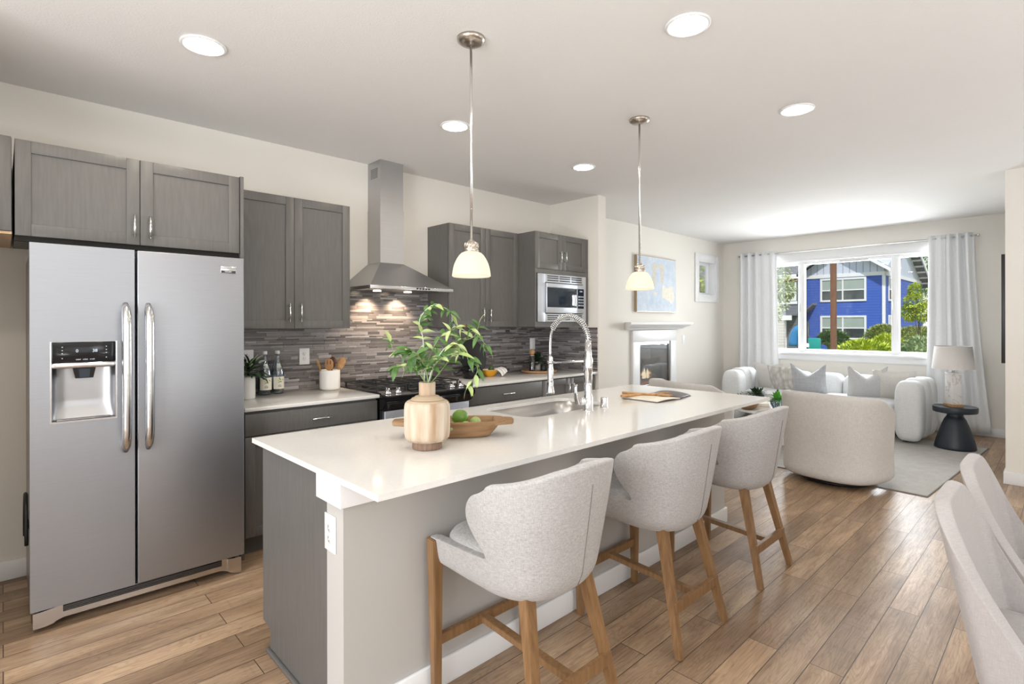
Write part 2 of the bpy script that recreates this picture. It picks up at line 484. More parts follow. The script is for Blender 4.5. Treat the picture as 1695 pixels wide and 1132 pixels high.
# ------------------------------------------------------------------ mesh helpers
class MB:
    def __init__(s):
        s.bm = bmesh.new()

    def _add(s, t, mi=0):
        vm = {}
        for v in t.verts:
            vm[v] = s.bm.verts.new(v.co)
        for f in t.faces:
            try:
                nf = s.bm.faces.new([vm[v] for v in f.verts])
                nf.material_index = f.material_index if mi is None else mi
                nf.smooth = f.smooth
            except ValueError:
                pass
        t.free()

    def box(s, x0, x1, y0, y1, z0, z1, bev=0.0, mi=0, M=None, seg=2):
        t = bmesh.new()
        xs, ys, zs = sorted((x0, x1)), sorted((y0, y1)), sorted((z0, z1))
        vs = [t.verts.new((x, y, z)) for x in xs for y in ys for z in zs]
        for q in ((0, 1, 3, 2), (4, 6, 7, 5), (0, 4, 5, 1), (2, 3, 7, 6), (0, 2, 6, 4), (1, 5, 7, 3)):
            t.faces.new([vs[i] for i in q])
        if bev:
            bmesh.ops.bevel(t, geom=t.edges[:], offset=bev, segments=seg, affect='EDGES', profile=0.5)
            for f in t.faces:
                f.smooth = True
        if M is not None:
            t.transform(M)
        s._add(t, mi)
        return s

    def prism(s, pts, axis, a, b, mi=0, bev=0.0):
        """polygon pts (2D) extruded along axis 'x','y','z' from a to b"""
        t = bmesh.new()

        def mk(p, h):
            return {'x': (h, p[0], p[1]), 'y': (p[0], h, p[1]), 'z': (p[0], p[1], h)}[axis]
        A = [t.verts.new(mk(p, a)) for p in pts]
        B = [t.verts.new(mk(p, b)) for p in pts]
        n = len(pts)
        t.faces.new(A)
        t.faces.new(B[::-1])
        for i in range(n):
            t.faces.new([A[i], B[i], B[(i + 1) % n], A[(i + 1) % n]])
        bmesh.ops.recalc_face_normals(t, faces=t.faces[:])
        if bev:
            bmesh.ops.bevel(t, geom=t.edges[:], offset=bev, segments=2, affect='EDGES')
        s._add(t, mi)
        return s

    def lathe(s, prof, c=(0, 0, 0), seg=32, mi=0, smooth=True, M=None, capped=True):
        """prof: list of (r,z) from bottom to top (outer) – closed caps when r==0 at ends"""
        t = bmesh.new()
        rings = []
        for r, z in prof:
            if r <= 1e-6:
                rings.append([t.verts.new((c[0], c[1], c[2] + z))])
            else:
                rings.append([t.verts.new((c[0] + r * math.cos(2 * PI * i / seg), c[1] + r * math.sin(2 * PI * i / seg), c[2] + z)) for i in range(seg)])
        for a, b in zip(rings[:-1], rings[1:]):
            for i in range(seg):
                j = (i + 1) % seg
                if len(a) == 1 and len(b) == 1:
                    continue
                if len(a) == 1:
                    t.faces.new([a[0], b[j], b[i]])
                elif len(b) == 1:
                    t.faces.new([a[i], a[j], b[0]])
                else:
                    t.faces.new([a[i], a[j], b[j], b[i]])
        if capped:
            if len(rings[0]) > 1:
                t.faces.new(rings[0][::-1])
            if len(rings[-1]) > 1:
                t.faces.new(rings[-1])
        bmesh.ops.recalc_face_normals(t, faces=t.faces[:])
        for f in t.faces:
            f.smooth = smooth and len(f.verts) <= 4
        if M is not None:
            t.transform(M)
        s._add(t, mi)
        return s

    def tube(s, pts, r, seg=10, mi=0, closed=False, r2=None, smooth=True):
        """round tube along pts; r may be a list"""
        t = bmesh.new()
        pts = [Vector(p) for p in pts]
        n = len(pts)
        rs = r if isinstance(r, (list, tuple)) else [r] * n
        rings = []
        up = None
        for i, p in enumerate(pts):
            if closed:
                d = (pts[(i + 1) % n] - pts[i - 1])
            else:
                d = (pts[min(i + 1, n - 1)] - pts[max(i - 1, 0)])
            d.normalize()
            if up is None:
                up = Vector((0, 0, 1)) if abs(d.z) < 0.9 else Vector((1, 0, 0))
            a = d.cross(up)
            if a.length < 1e-5:
                a = d.cross(Vector((0, 1, 0)))
            a.normalize()
            up = a.cross(d).normalized()
            rings.append([t.verts.new(p + (a * math.cos(2 * PI * k / seg) + up * math.sin(2 * PI * k / seg)) * rs[i]) for k in range(seg)])
        m = n if closed else n - 1
        for i in range(m):
            a, b = rings[i], rings[(i + 1) % n]
            for k in range(seg):
                t.faces.new([a[k], a[(k + 1) % seg], b[(k + 1) % seg], b[k]])
        if not closed:
            t.faces.new(rings[0][::-1])
            t.faces.new(rings[-1])
        bmesh.ops.recalc_face_normals(t, faces=t.faces[:])
        for f in t.faces:
            f.smooth = smooth and len(f.verts) == 4
        s._add(t, mi)
        return s

    def bar(s, p0, p1, w0, w1=None, mi=0, up=(0, 0, 1), bev=0.0):
        """square tapered bar; w = (across, along up)"""
        w1 = w1 or w0
        p0, p1 = Vector(p0), Vector(p1)
        d = (p1 - p0).normalized()
        u = Vector(up)
        if abs(d.dot(u)) > 0.95:
            u = Vector((0, 1, 0))
        a = d.cross(u).normalized()
        b = a.cross(d).normalized()
        t = bmesh.new()
        rr = []
        for p, w in ((p0, w0), (p1, w1)):
            rr.append([t.verts.new(p + a * sx * w[0] / 2 + b * sy * w[1] / 2) for sx, sy in ((-1, -1), (1, -1), (1, 1), (-1, 1))])
        t.faces.new(rr[0][::-1])
        t.faces.new(rr[1])
        for k in range(4):
            t.faces.new([rr[0][k], rr[0][(k + 1) % 4], rr[1][(k + 1) % 4], rr[1][k]])
        bmesh.ops.recalc_face_normals(t, faces=t.faces[:])
        if bev:
            bmesh.ops.bevel(t, geom=t.edges[:], offset=bev, segments=2, affect='EDGES')
        s._add(t, mi)
        return s

    def grid(s, fn, nu, nv, mi=0, closed_u=False, smooth=True):
        t = bmesh.new()
        V = [[t.verts.new(fn(i / (nu if closed_u else nu - 1), j / (nv - 1))) for j in range(nv)] for i in range(nu)]
        for i in range(nu if closed_u else nu - 1):
            for j in range(nv - 1):
                try:
                    f = t.faces.new([V[i][j], V[(i + 1) % nu][j], V[(i + 1) % nu][j + 1], V[i][j + 1]])
                    f.smooth = smooth
                except ValueError:
                    pass
        s._add(t, mi)
        return s

    def sphere(s, c, r, seg=16, rings=10, mi=0, scale=(1, 1, 1), M=None):
        t = bmesh.new()
        bmesh.ops.create_uvsphere(t, u_segments=seg, v_segments=rings, radius=r)
        t.transform(Matrix.Diagonal((*scale, 1)))
        if M is not None:
            t.transform(M)
        t.transform(Matrix.Translation(c))
        for f in t.faces:
            f.smooth = True
        s._add(t, mi)
        return s

    def leaf(s, p, d, n, L, W, curl=0.3, mi=0, seg=4):
        """a leaf blade from p along d with normal n"""
        p, d, n = Vector(p), Vector(d).normalized(), Vector(n)
        a = d.cross(n)
        if a.length < 1e-4:
            a = d.cross(Vector((1, 0.3, 0)))
        a.normalize()
        n = a.cross(d).normalized()
        prev = None
        for i in range(seg + 1):
            t = i / seg
            w = W * math.sin(PI * min(1, (t * 0.94 + 0.06)) ** 0.85) * 0.5
            c = p + d * (L * t) - n * (curl * L * t * t)
            if i == seg:
                row = [s.bm.verts.new(c)]
            else:
                row = [s.bm.verts.new(c - a * w + n * w * 0.3), s.bm.verts.new(c), s.bm.verts.new(c + a * w + n * w * 0.3)]
            if prev:
                if len(row) == 1:
                    fs = [(prev[0], prev[1], row[0]), (prev[1], prev[2], row[0])]
                else:
                    fs = [(prev[0], prev[1], row[1], row[0]), (prev[1], prev[2], row[2], row[1])]
                for q in fs:
                    f = s.bm.faces.new(q)
                    f.material_index = mi
                    f.smooth = True
            prev = row
        return s

    def build(s, name, mats, parent=None, world=True, mod=None, recalc=False):
        me = bpy.data.meshes.new(name)
        if recalc:
            bmesh.ops.recalc_face_normals(s.bm, faces=s.bm.faces[:])
        o = bpy.data.objects.new(name, me)
        COL.objects.link(o)
        if parent is not None:
            o.parent = parent
            if world:
                s.bm.transform(wm(parent).inverted())
        s.bm.to_mesh(me)
        s.bm.free()
        for k in (mats if isinstance(mats, (list, tuple)) else [mats]):
            me.materials.append(MATS[k])
        for md in (mod or []):
            kind, kw = md
            x = o.modifiers.new(kind.lower(), kind)
            for a, b in kw.items():
                setattr(x, a, b)
        return o


def wm(o):
    m = Matrix.LocRotScale(o.location, o.rotation_euler, o.scale)
    return wm(o.parent) @ m if o.parent else m


def tag(o, label, cat, group=None):
    o['label'] = label
    o['category'] = cat
    if group:
        o['group'] = group
    return o


def thing(name, label, cat, loc=(0, 0, 0), rz=0.0, group=None):
    o = bpy.data.objects.new(name, None)
    COL.objects.link(o)
    o.empty_display_size = 0.1
    o.location = loc
    o.rotation_euler = (0, 0, rz)
    return tag(o, label, cat, group)


def struct(o):
    o['kind'] = 'structure'
    return o


def kids(o):
    return [c for c in COL.objects if c.parent == o]


def dup(root, loc, rz=0.0, label=None, group=None):
    r = root.copy()
    COL.objects.link(r)
    r.location = loc
    r.rotation_euler = (0, 0, rz)
    if label:
        r['label'] = label
    if group:
        r['group'] = group
    for ch in kids(root):
        c = ch.copy()
        COL.objects.link(c)
        c.parent = r
        for g in kids(ch):
            d = g.copy()
            COL.objects.link(d)
            d.parent = c
    return r


SUB1 = ('SUBSURF', dict(levels=1, render_levels=1))
SUB2 = ('SUBSURF', dict(levels=2, render_levels=2))


def text_mesh(name, txt, size, M, mat, parent, ext=0.0004, world=True, align='CENTER'):
    cu = bpy.data.curves.new(name, 'FONT')
    cu.body = txt
    cu.size = size
    cu.extrude = ext
    cu.align_x = align
    cu.align_y = 'CENTER'
    tmp = bpy.data.objects.new(name + '_tmp', cu)
    COL.objects.link(tmp)
    dg = bpy.context.evaluated_depsgraph_get()
    me = bpy.data.meshes.new_from_object(tmp.evaluated_get(dg))
    bpy.data.objects.remove(tmp)
    bpy.data.curves.remove(cu)
    me.name = name
    o = bpy.data.objects.new(name, me)
    COL.objects.link(o)
    o.parent = parent
    me.transform((wm(parent).inverted() @ M) if world else M)
    me.materials.clear()
    me.materials.append(MATS[mat])
    return o


# matrix for writing on a face that looks to -Y (reading left to right along +X)
def face_my(x, y, z):
    return Matrix.Translation((x, y, z)) @ Matrix.Rotation(R(90), 4, 'X')


# ================================================================== SETTING
YW, XW, ZC = 4.10, 8.922, 2.77
XR0, YR0 = -2.5, -3.2

b = MB(); b.box(XR0 - .2, XW + .2, YR0 - .2, YW + .25, -0.12, 0.0)
struct(b.build('floor', 'plank_floor'))
b = MB(); b.box(XR0 - .2, XW + .2, YR0 - .2, YW + .25, ZC, ZC + 0.15)
struct(b.build('ceiling', 'ceiling_paint'))


def wall_with_hole(name, axis, a0, a1, c0, c1, holes, z1=ZC, mat='wall_paint'):
    """axis 'x': wall runs along x between a0..a1, thickness c0..c1 in y; holes [(h0,h1,z0,z1)]"""
    b = MB()

    def bx(p0, p1, z0, z2):
        if p1 - p0 < 1e-4 or z2 - z0 < 1e-4:
            return
        if axis == 'x':
            b.box(p0, p1, c0, c1, z0, z2)
        else:
            b.box(c0, c1, p0, p1, z0, z2)
    pos = a0
    for h0, h1, z0, z2 in sorted(holes):
        bx(pos, h0, 0, z1)
        bx(h0, h1, 0, z0)
        bx(h0, h1, z2, z1)
        pos = h1
    bx(pos, a1, 0, z1)
    return struct(b.build(name, mat))


# small window hole 8.0-8.62 x 1.84-2.45 ; fireplace recess 6.30-7.12 x 0.50-1.16
wall_with_hole('wall_left', 'x', XR0 - .2, XW + .2, YW, YW + 0.16, [(8.02, 8.62, 1.86, 2.44), (6.29, 7.13, 0.42, 1.165)])
wall_with_hole('wall_front', 'y', YR0 - .2, YW + .16, XW, XW + 0.16, [(1.07, 3.49, 0.96, 2.40)])
wall_with_hole('wall_right', 'x', XR0 - .2, 6.42, YR0 - .16, YR0, [(-0.2, 2.2, 0.95, 2.35)])  # hole for the assumed dining-side window, out of view
wall_with_hole('wall_back', 'y', YR0, YW, XR0 - .16, XR0, [(-0.9, 2.1, 0.45, 2.45)])  # opening assumed behind the camera to let light in
b = MB(); b.box(6.412, XW, YR0 - .16, 0.398, 0, ZC)
struct(b.build('wall_return', 'wall_paint'))
b = MB(); b.box(4.521, 4.65, 3.42, YW, 0, ZC)
struct(b.build('wall_partition', 'wall_paint'))

b = MB(); b.box(-0.40, -0.30, 3.0, YW, 0, ZC)  # unseen wall added to keep light off the wall beside the refrigerator
struct(b.build('wall_shade_blocker', 'wall_paint'))

# baseboards
def baseboard(name, segs):
    b = MB()
    for x0, x1, y0, y1 in segs:
        b.box(x0, x1, y0, y1, 0, 0.105, 0.003)
    return struct(b.build(name, 'white_trim'))


baseboard('baseboard_left', [(-0.30, 1.03, YW - .014, YW), (4.65, 6.13, YW - .014, YW), (7.28, XW, YW - .014, YW)])
baseboard('baseboard_front', [(XW - .014, XW, 0.398, YW - .014)])
baseboard('baseboard_return', [(6.398, 6.412, YR0, 0.412), (6.412, XW - .014, 0.398, 0.412)])
baseboard('baseboard_partition', [(4.507, 4.664, 3.406, 3.42), (4.65, 4.664, 3.42, YW - .014)])
baseboard('baseboard_back', [(XR0, XR0 + .014, YR0, YW - .014)])

# ---- big window
b = MB()
# jamb lining + outer frame
X0, X1 = XW - 0.012, XW + 0.16
w = struct(MB().box(X0, X1, 1.07, 1.10, 0.96, 2.40).box(X0, X1, 3.46, 3.49, 0.96, 2.40).box(X0, X1, 1.10, 3.46, 2.37, 2.40).box(X0, X1, 1.10, 3.46, 0.96, 0.985).build('window_1', 'white_trim'))
b = MB()
Xa, Xb = XW + 0.055, XW + 0.115
b.box(Xa, Xb, 1.10, 1.135, 0.985, 2.37).box(Xa, Xb, 3.425, 3.46, 0.985, 2.37)
b.box(Xa, Xb, 1.135, 3.425, 2.325, 2.37).box(Xa, Xb, 1.135, 3.425, 0.985, 1.02)
b.build('window_frame', 'white_plastic', w)
for yc in (2.885, 1.68):
    MB().box(Xa - .012, Xb, yc - .045, yc + .045, 0.985, 2.37, 0.004).box(Xa - .02, Xa - .012, yc - .012, yc + .012, 1.02, 2.33).build('mullion', 'white_plastic', w)
    MB().box(Xa - .035, Xa - .012, yc + .018, yc + .034, 1.60, 1.72, 0.004).build('sash_latch', 'white_plastic', w)
for y0, y1 in ((1.135, 1.635), (1.725, 2.84), (2.93, 3.425)):
    MB().box(Xa + .028, Xa + .034, y0, y1, 1.02, 2.325).build('glass_pane', 'window_glass', w)
MB().box(Xa - .004, Xa + .02, 2.0, 2.36, 2.338, 2.352).build('trickle_vent', 'satin_steel', w)
# casing
MB().box(XW - .022, XW, 0.97, 1.07, 0.88, 2.50, 0.003).box(XW - .022, XW, 3.49, 3.59, 0.88, 2.50, 0.003).box(XW - .026, XW, 0.95, 3.61, 2.40, 2.505, 0.003).build('casing', 'white_trim', w)
MB().box(XW - .05, XW + .055, 0.96, 3.60, 0.94, 0.972, 0.005).box(XW - .02, XW, 1.0, 3.56, 0.855, 0.94, 0.003).build('window_sill', 'white_trim', w)
st = MB().prism([(2.79, 1.05), (2.835, 1.05), (2.835, 1.10), (2.8125, 1.115), (2.79, 1.10)][::-1], 'x', Xa + .024, Xa + .027)
tag(st.build('security_sticker', 'white_plastic'), 'small white shield sticker on the lower left of the wide middle window pane', 'sticker')

# ---- small window
w = struct(MB().box(8.02, 8.045, YW - .01, YW + .16, 1.86, 2.44).box(8.595, 8.62, YW - .01, YW + .16, 1.86, 2.44).box(8.045, 8.595, YW - .01, YW + .16, 2.415, 2.44).box(8.045, 8.595, YW - .01, YW + .16, 1.86, 1.885).build('window_2', 'white_trim'))
MB().box(7.905, 8.02, YW - .022, YW, 1.765, 2.54, 0.003).box(8.62, 8.70, YW - .022, YW, 1.765, 2.54, 0.003).box(8.02, 8.62, YW - .022, YW, 2.44, 2.54, 0.003).box(8.02, 8.62, YW - .022, YW, 1.765, 1.86, 0.003).build('casing', 'white_trim', w)
MB().box(8.045, 8.085, YW + .10, YW + .15, 1.885, 2.415).box(8.555, 8.595, YW + .10, YW + .15, 1.885, 2.415).box(8.085, 8.555, YW + .10, YW + .15, 2.375, 2.415).box(8.085, 8.555, YW + .10, YW + .15, 1.885, 1.925).build('window_frame', 'white_plastic', w)
MB().box(8.085, 8.555, YW + .122, YW + .128, 1.925, 2.375).build('glass_pane', 'window_glass', w)

# ---- assumed windows, unseen behind the photographer, letting light in
w = struct(MB().box(-0.2, -0.15, YR0 - .16, YR0, .95, 2.35).box(2.15, 2.2, YR0 - .16, YR0, .95, 2.35).box(-0.2, 2.2, YR0 - .16, YR0, 2.3, 2.35).box(-0.2, 2.2, YR0 - .16, YR0, .95, 1.0).box(.97, 1.03, YR0 - .16, YR0, 1.0, 2.3).build('window_assumed_dining', 'white_trim'))
MB().box(-0.15, 2.15, YR0 - .10, YR0 - .094, 1.0, 2.3).build('glass_pane', 'window_glass', w)
w = struct(MB().box(XR0 - .16, XR0, -0.9, -0.85, 0.45, 2.45).box(XR0 - .16, XR0, 2.05, 2.1, 0.45, 2.45).box(XR0 - .16, XR0, -0.9, 2.1, 2.4, 2.45).box(XR0 - .16, XR0, -0.9, 2.1, 0.45, 0.5).build('window_assumed_rear', 'white_trim'))
MB().box(XR0 - .10, XR0 - .094, -0.85, 2.05, 0.5, 2.4).build('glass_pane', 'window_glass', w)

# ---- backsplash: real strips of mosaic
def backsplash():
    b = MB()
    b.box(1.055, 4.52, YW - .004, YW, 0.914, 1.389, mi=1)
    b.box(1.905, 2.837, YW - .004, YW, 1.389, 1.70, mi=1)
    tones = []
    n0 = len(b.bm.faces)
    r = random.Random(3)
    z = 0.916
    while z < 1.695:
        h = r.choice((0.0095, 0.0095, 0.0145, 0.0145, 0.023))
        xa, xb = (1.056, 4.519) if z + h < 1.389 else (1.906, 2.836)
        if xa == 1.056 or z > 1.385:
            x = xa - r.random() * 0.1
            while x < xb:
                L = r.choice((0.06, 0.09, 0.12, 0.15, 0.19, 0.24)) * (0.85 + 0.3 * r.random())
                p0, p1 = max(x, xa), min(x + L, xb)
                if p1 - p0 > 0.006:
                    t = YW - 0.0085 - 0.001 * r.random()
                    tilt = (r.random() - 0.5) * 0.0012
                    vs = [b.bm.verts.new(q) for q in ((p0, t + tilt, z), (p1, t - tilt, z), (p1, t - tilt, z + h), (p0, t + tilt, z + h),
                                                      (p0, YW, z), (p1, YW, z), (p1, YW, z + h), (p0, YW, z + h))]
                    tv = r.random() * 0.75 + (0.25 if r.random() < 0.2 else 0)
                    for q in ((0, 1, 2, 3), (4, 0, 3, 7), (1, 5, 6, 2), (3, 2, 6, 7), (4, 5, 1, 0)):
                        b.bm.faces.new([vs[i] for i in q])
                        tones.append(tv)
                x += L + 0.0016
        z += h + 0.0016
    # return on the side of the partition
    z = 0.916
    while z < 1.366:
        h = r.choice((0.0095, 0.0095, 0.0145, 0.0145, 0.023))
        x = 3.432 - r.random() * .1
        while x < YW - .01:
            L = r.choice((0.06, 0.09, 0.12, 0.15, 0.19, 0.24)) * (0.85 + 0.3 * r.random())
            p0, p1 = max(x, 3.432), min(x + L, YW - .01)
            if p1 - p0 > 0.006:
                t = 4.521 - 0.0085 - 0.001 * r.random()
                vs = [b.bm.verts.new(q) for q in ((t, p0, z), (t, p1, z), (t, p1, z + h), (t, p0, z + h),
                                                  (4.5215, p0, z), (4.5215, p1, z), (4.5215, p1, z + h), (4.5215, p0, z + h))]
                tv = r.random() * 0.75 + (0.25 if r.random() < 0.2 else 0)
                for q in ((3, 2, 1, 0), (7, 3, 0, 4), (2, 6, 5, 1), (7, 6, 2, 3), (0, 1, 5, 4)):
                    b.bm.faces.new([vs[i] for i in q])
                    tones.append(tv)
            x += L + 0.0016
        z += h + 0.0016
    b.bm.faces.ensure_lookup_table()
    o = b.build('wall_tile', ['mosaic_tile', 'tile_grout'])
    at = o.data.attributes.new('tone', 'FLOAT', 'FACE')
    vals = [0.3] * n0 + tones
    at.data.foreach_set('value', vals[:len(o.data.polygons)])
    return struct(o)


backsplash()

# ================================================================== CABINETS
YB = 3.45


def door_mesh(b, x0, x1, z0, z1, yf, t=0.020, fr=0.058, flat=False):
    if flat:
        b.box(x0, x1, yf, yf + t, z0, z1, 0.0012)
        return b
    b.box(x0 + fr - .002, x1 - fr + .002, yf + .009, yf + t, z0 + fr - .002, z1 - fr + .002)
    for q in ((x0, x0 + fr, z0, z1), (x1 - fr, x1, z0, z1), (x0 + fr, x1 - fr, z0, z0 + fr), (x0 + fr, x1 - fr, z1 - fr, z1)):
        b.box(q[0], q[1], yf, yf + t, q[2], q[3], 0.0012)
    return b


def bar_handle(x0, z0, x1, z1, y, parent):
    """bar pull in front of plane y"""
    b = MB()
    p, q = Vector((x0, y - .03, z0)), Vector((x1, y - .03, z1))
    b.tube([p, q], 0.0058, 12)
    for k in (0.15, 0.85):
        c = p.lerp(q, k)
        b.tube([c, c + Vector((0, .03, 0))], 0.0045, 8)
    return b.build('handle', 'satin_steel', parent)


def cab_door(parent, x0, x1, z0, z1, yf, hx=None, hz=None, name='door', flat=False, hdl=None):
    d = door_mesh(MB(), x0, x1, z0, z1, yf, flat=flat).build(name, 'cabinet_stain', parent)
    if hx is not None:
        bar_handle(hx, hz[0], hx, hz[1], yf, d)
    if hdl is not None:
        bar_handle(hdl[0], hdl[2], hdl[1], hdl[2], yf, d)
    return d


G = 0.0015
# over the refrigerator
T = thing('wall_cabinet', 'wide short gray two-door cabinet mounted above the refrigerator', 'cabinet', (0.535, YB, 1.85))
MB().box(0.042, 1.032, YB + .022, YW - .0025, 1.85, 2.305).build('cabinet_body', 'cabinet_stain', T)
MB().box(0.042, 1.032, YB + .03, YB + .06, 1.825, 1.85).build('bottom_rail', 'cabinet_shadow', T)
cab_door(T, 0.042, 0.535 - G, 1.848, 2.305, YB, 0.507, (1.883, 2.005))
cab_door(T, 0.535 + G, 1.030, 1.848, 2.305, YB, 0.577, (1.883, 2.005))
# left neighbour
T = thing('wall_cabinet', 'gray wall cabinet cut off by the left picture edge, with raw wood underside', 'cabinet', (-0.13, YB - .01, 1.85))
MB().box(-.298, 0.032, YB + .012, YW - .0025, 1.862, 2.308).build('cabinet_body', 'cabinet_stain', T)
MB().box(-.298, 0.032, YB + .0, YW - .0025, 1.85, 1.862).build('underside', 'raw_maple', T)
cab_door(T, -0.296, 0.030, 1.864, 2.308, YB - .01)
# tall end panel beside fridge
T = MB().box(1.034, 1.053, YB - .005, YW - .0025, 0.0, 2.31).build('cabinet_end_panel', 'cabinet_stain')
tag(T, 'tall thin gray end panel standing against the right side of the refrigerator', 'panel')

YU = 3.771
T = thing('wall_cabinet', 'tall gray two-door wall cabinet between the refrigerator and the range hood', 'cabinet', (1.485, YU, 1.39))
MB().box(1.066, 1.904, YU + .022, YW - .0025, 1.39, 2.312).build('cabinet_body', 'cabinet_stain', T)
cab_door(T, 1.066, 1.4856 - G, 1.39, 2.312, YU, 1.445, (1.437, 1.568))
cab_door(T, 1.4856 + G, 1.904, 1.39, 2.312, YU, 1.525, (1.437, 1.568))
T = thing('wall_cabinet', 'tall gray two-door wall cabinet between the range hood and the microwave cabinet', 'cabinet', (3.264, YU, 1.39))
MB().box(2.838, 3.688, YU + .022, YW - .0025, 1.39, 2.312).build('cabinet_body', 'cabinet_stain', T)
cab_door(T, 2.840, 3.264 - G, 1.39, 2.312, YU, 3.222, (1.437, 1.568))
cab_door(T, 3.264 + G, 3.688, 1.39, 2.312, YU, 3.306, (1.437, 1.568))

YM = 3.538
T = thing('microwave_cabinet', 'deep gray cabinet with two small doors holding the built-in microwave', 'cabinet', (4.08, YM, 1.39))
b = MB()
b.box(3.690, 3.708, YM + .004, YW - .0025, 1.39, 2.312).box(4.452, 4.47, YM + .004, YW - .0025, 1.39, 2.312).box(3.708, 4.452, YM + .004, YW - .0025, 1.39, 1.44).box(3.708, 4.452, YM + .004, YW - .0025, 1.912, 1.956).box(3.708, 4.452, YM + .022, YW - .0025, 1.956, 2.312).box(3.708, 4.452, YW - .02, YW - .0025, 1.44, 1.912)
b.build('cabinet_body', 'cabinet_stain', T)
MB().box(4.47, 4.5095, YM + .012, YW - .011, 1.39, 2.312).build('filler_strip', 'cabinet_stain', T)
cab_door(T, 3.692, 4.078 - G, 1.958, 2.312, YM, 4.045, (2.03, 2.15))
cab_door(T, 4.078 + G, 4.452, 1.958, 2.312, YM, 4.115, (2.03, 2.15))

# base cabinets
def base_body(b, x0, x1):
    b.box(x0, x1, YB + .022, YW - .0025, 0.115, 0.890)
    b.box(x0, x1, YB + .085, YW - .016, 0.0005, 0.115)
    return b


T = thing('base_cabinet', 'gray base cabinet with one drawer over doors beside the refrigerator', 'cabinet', (1.51, YB, 0))
base_body(MB(), 1.056, 1.953).build('cabinet_body', 'cabinet_stain', T)
cab_door(T, 1.060, 1.952, 0.738, 0.872, YB, name='drawer', flat=True, hdl=(1.467, 1.599, 0.80))
cab_door(T, 1.060, 1.510 - G, 0.122, 0.733, YB, 1.47, (0.55, 0.68))
cab_door(T, 1.510 + G, 1.952, 0.122, 0.733, YB, 1.55, (0.55, 0.68))
T = thing('base_cabinet', 'gray base cabinet with stacked wide drawers right of the gas range', 'cabinet', (3.23, YB, 0))
base_body(MB(), 2.784, 3.690).build('cabinet_body', 'cabinet_stain', T)
cab_door(T, 2.785, 3.688, 0.738, 0.880, YB, name='drawer', flat=True, hdl=(3.16, 3.30, 0.805))
cab_door(T, 2.785, 3.688, 0.432, 0.733, YB, name='drawer', flat=True, hdl=(3.16, 3.30, 0.62))
cab_door(T, 2.785, 3.688, 0.122, 0.427, YB, name='drawer', flat=True, hdl=(3.16, 3.30, 0.32))
T = thing('base_cabinet', 'gray two-door base cabinet against the partition wall under the microwave', 'cabinet', (4.1, YB, 0))
base_body(MB(), 3.692, 4.512).build('cabinet_body', 'cabinet_stain', T)
cab_door(T, 3.694, 4.092 - G, 0.122, 0.880, YB, 4.058, (0.70, 0.83))
cab_door(T, 4.092 + G, 4.488, 0.122, 0.880, YB, 4.126, (0.70, 0.83))

# worktops on the wall run
b = MB().box(1.0535, 1.960, 3.43, YW - .0095, 0.891, 0.914, 0.002)
tag(b.build('countertop', 'quartz'), 'short cream stone worktop between the refrigerator and the gas range', 'countertop')
b = MB().box(2.768, 4.512, 3.43, YW - .0095, 0.891, 0.914, 0.002)
tag(b.build('countertop', 'quartz'), 'cream stone worktop running from the gas range to the partition wall', 'countertop')

# ================================================================== REFRIGERATOR
FX0, FX1, FY = 0.088, 0.996, 3.2545
T = thing('refrigerator', 'stainless steel side-by-side refrigerator with water dispenser', 'refrigerator', (0.542, 3.6, 0))
MB().box(FX0 + .006, FX1 - .006, FY + .075, 4.02, 0.03, 1.765, 0.006).build('cabinet_body', 'stainless_side', T)
MB().box(FX0 + .03, FX1 - .03, FY + .066, FY + .078, 0.10, 1.76).build('door_gasket', 'black_matte', T)
XD = 0.481


def fridge_door(x0, x1, hole=None):
    b = MB()
    z0, z1 = 0.112, 1.797
    if hole is None:
        b.box(x0, x1, FY, FY + .066, z0, z1, 0.006, seg=3)
    else:
        hx0, hx1, hz0, hz1 = hole
        b.box(x0, hx0, FY, FY + .066, z0, z1)
        b.box(hx1, x1, FY, FY + .066, z0, z1)
        b.box(hx0, hx1, FY, FY + .066, z0, hz0)
        b.box(hx0, hx1, FY, FY + .066, hz1, z1)
        bmesh.ops.remove_doubles(b.bm, verts=b.bm.verts[:], dist=1e-5)
    return b


HO = (0.160, 0.406, 0.965, 1.342)
dl = fridge_door(FX0, XD, HO).build('freezer_door', 'stainless', T)
dr = fridge_door(XD + .011, FX1).build('fresh_food_door', 'stainless', T)


def fridge_handle(x, parent):
    b = MB()
    pts, rs = [], []
    n = 26
    for i in range(n):
        t = i / (n - 1)
        z = 1.525 + (0.795 - 1.525) * t
        e = min(t, 1 - t)
        y = FY - 0.020 - 0.042 * min(1, (e / 0.12)) ** 0.6 - 0.008 * math.sin(PI * t)
        pts.append((x, y, z))
        rs.append(0.021 * (0.55 + 0.45 * min(1, e / 0.05)) * (1.0 if t < .5 else 0.95))
    b.tube(pts, rs, 14)
    b.box(x - .012, x + .012, FY - .05, FY, 1.485, 1.512, 0.004)
    b.box(x - .012, x + .012, FY - .05, FY, 0.81, 0.837, 0.004)
    return b.build('handle', 'stainless_trim', parent)


fridge_handle(0.440, dl)
fridge_handle(0.534, dr)
dsp = MB()
# shroud: recess lining
dsp.box(HO[0], HO[0] + .004, FY, FY + .062, HO[2], HO[3]).box(HO[1] - .004, HO[1], FY, FY + .062, HO[2], HO[3])
dsp.box(HO[0] + .004, HO[1] - .004, FY, FY + .062, HO[2], HO[2] + .004).box(HO[0] + .004, HO[1] - .004, FY, FY + .062, HO[3] - .004, HO[3])
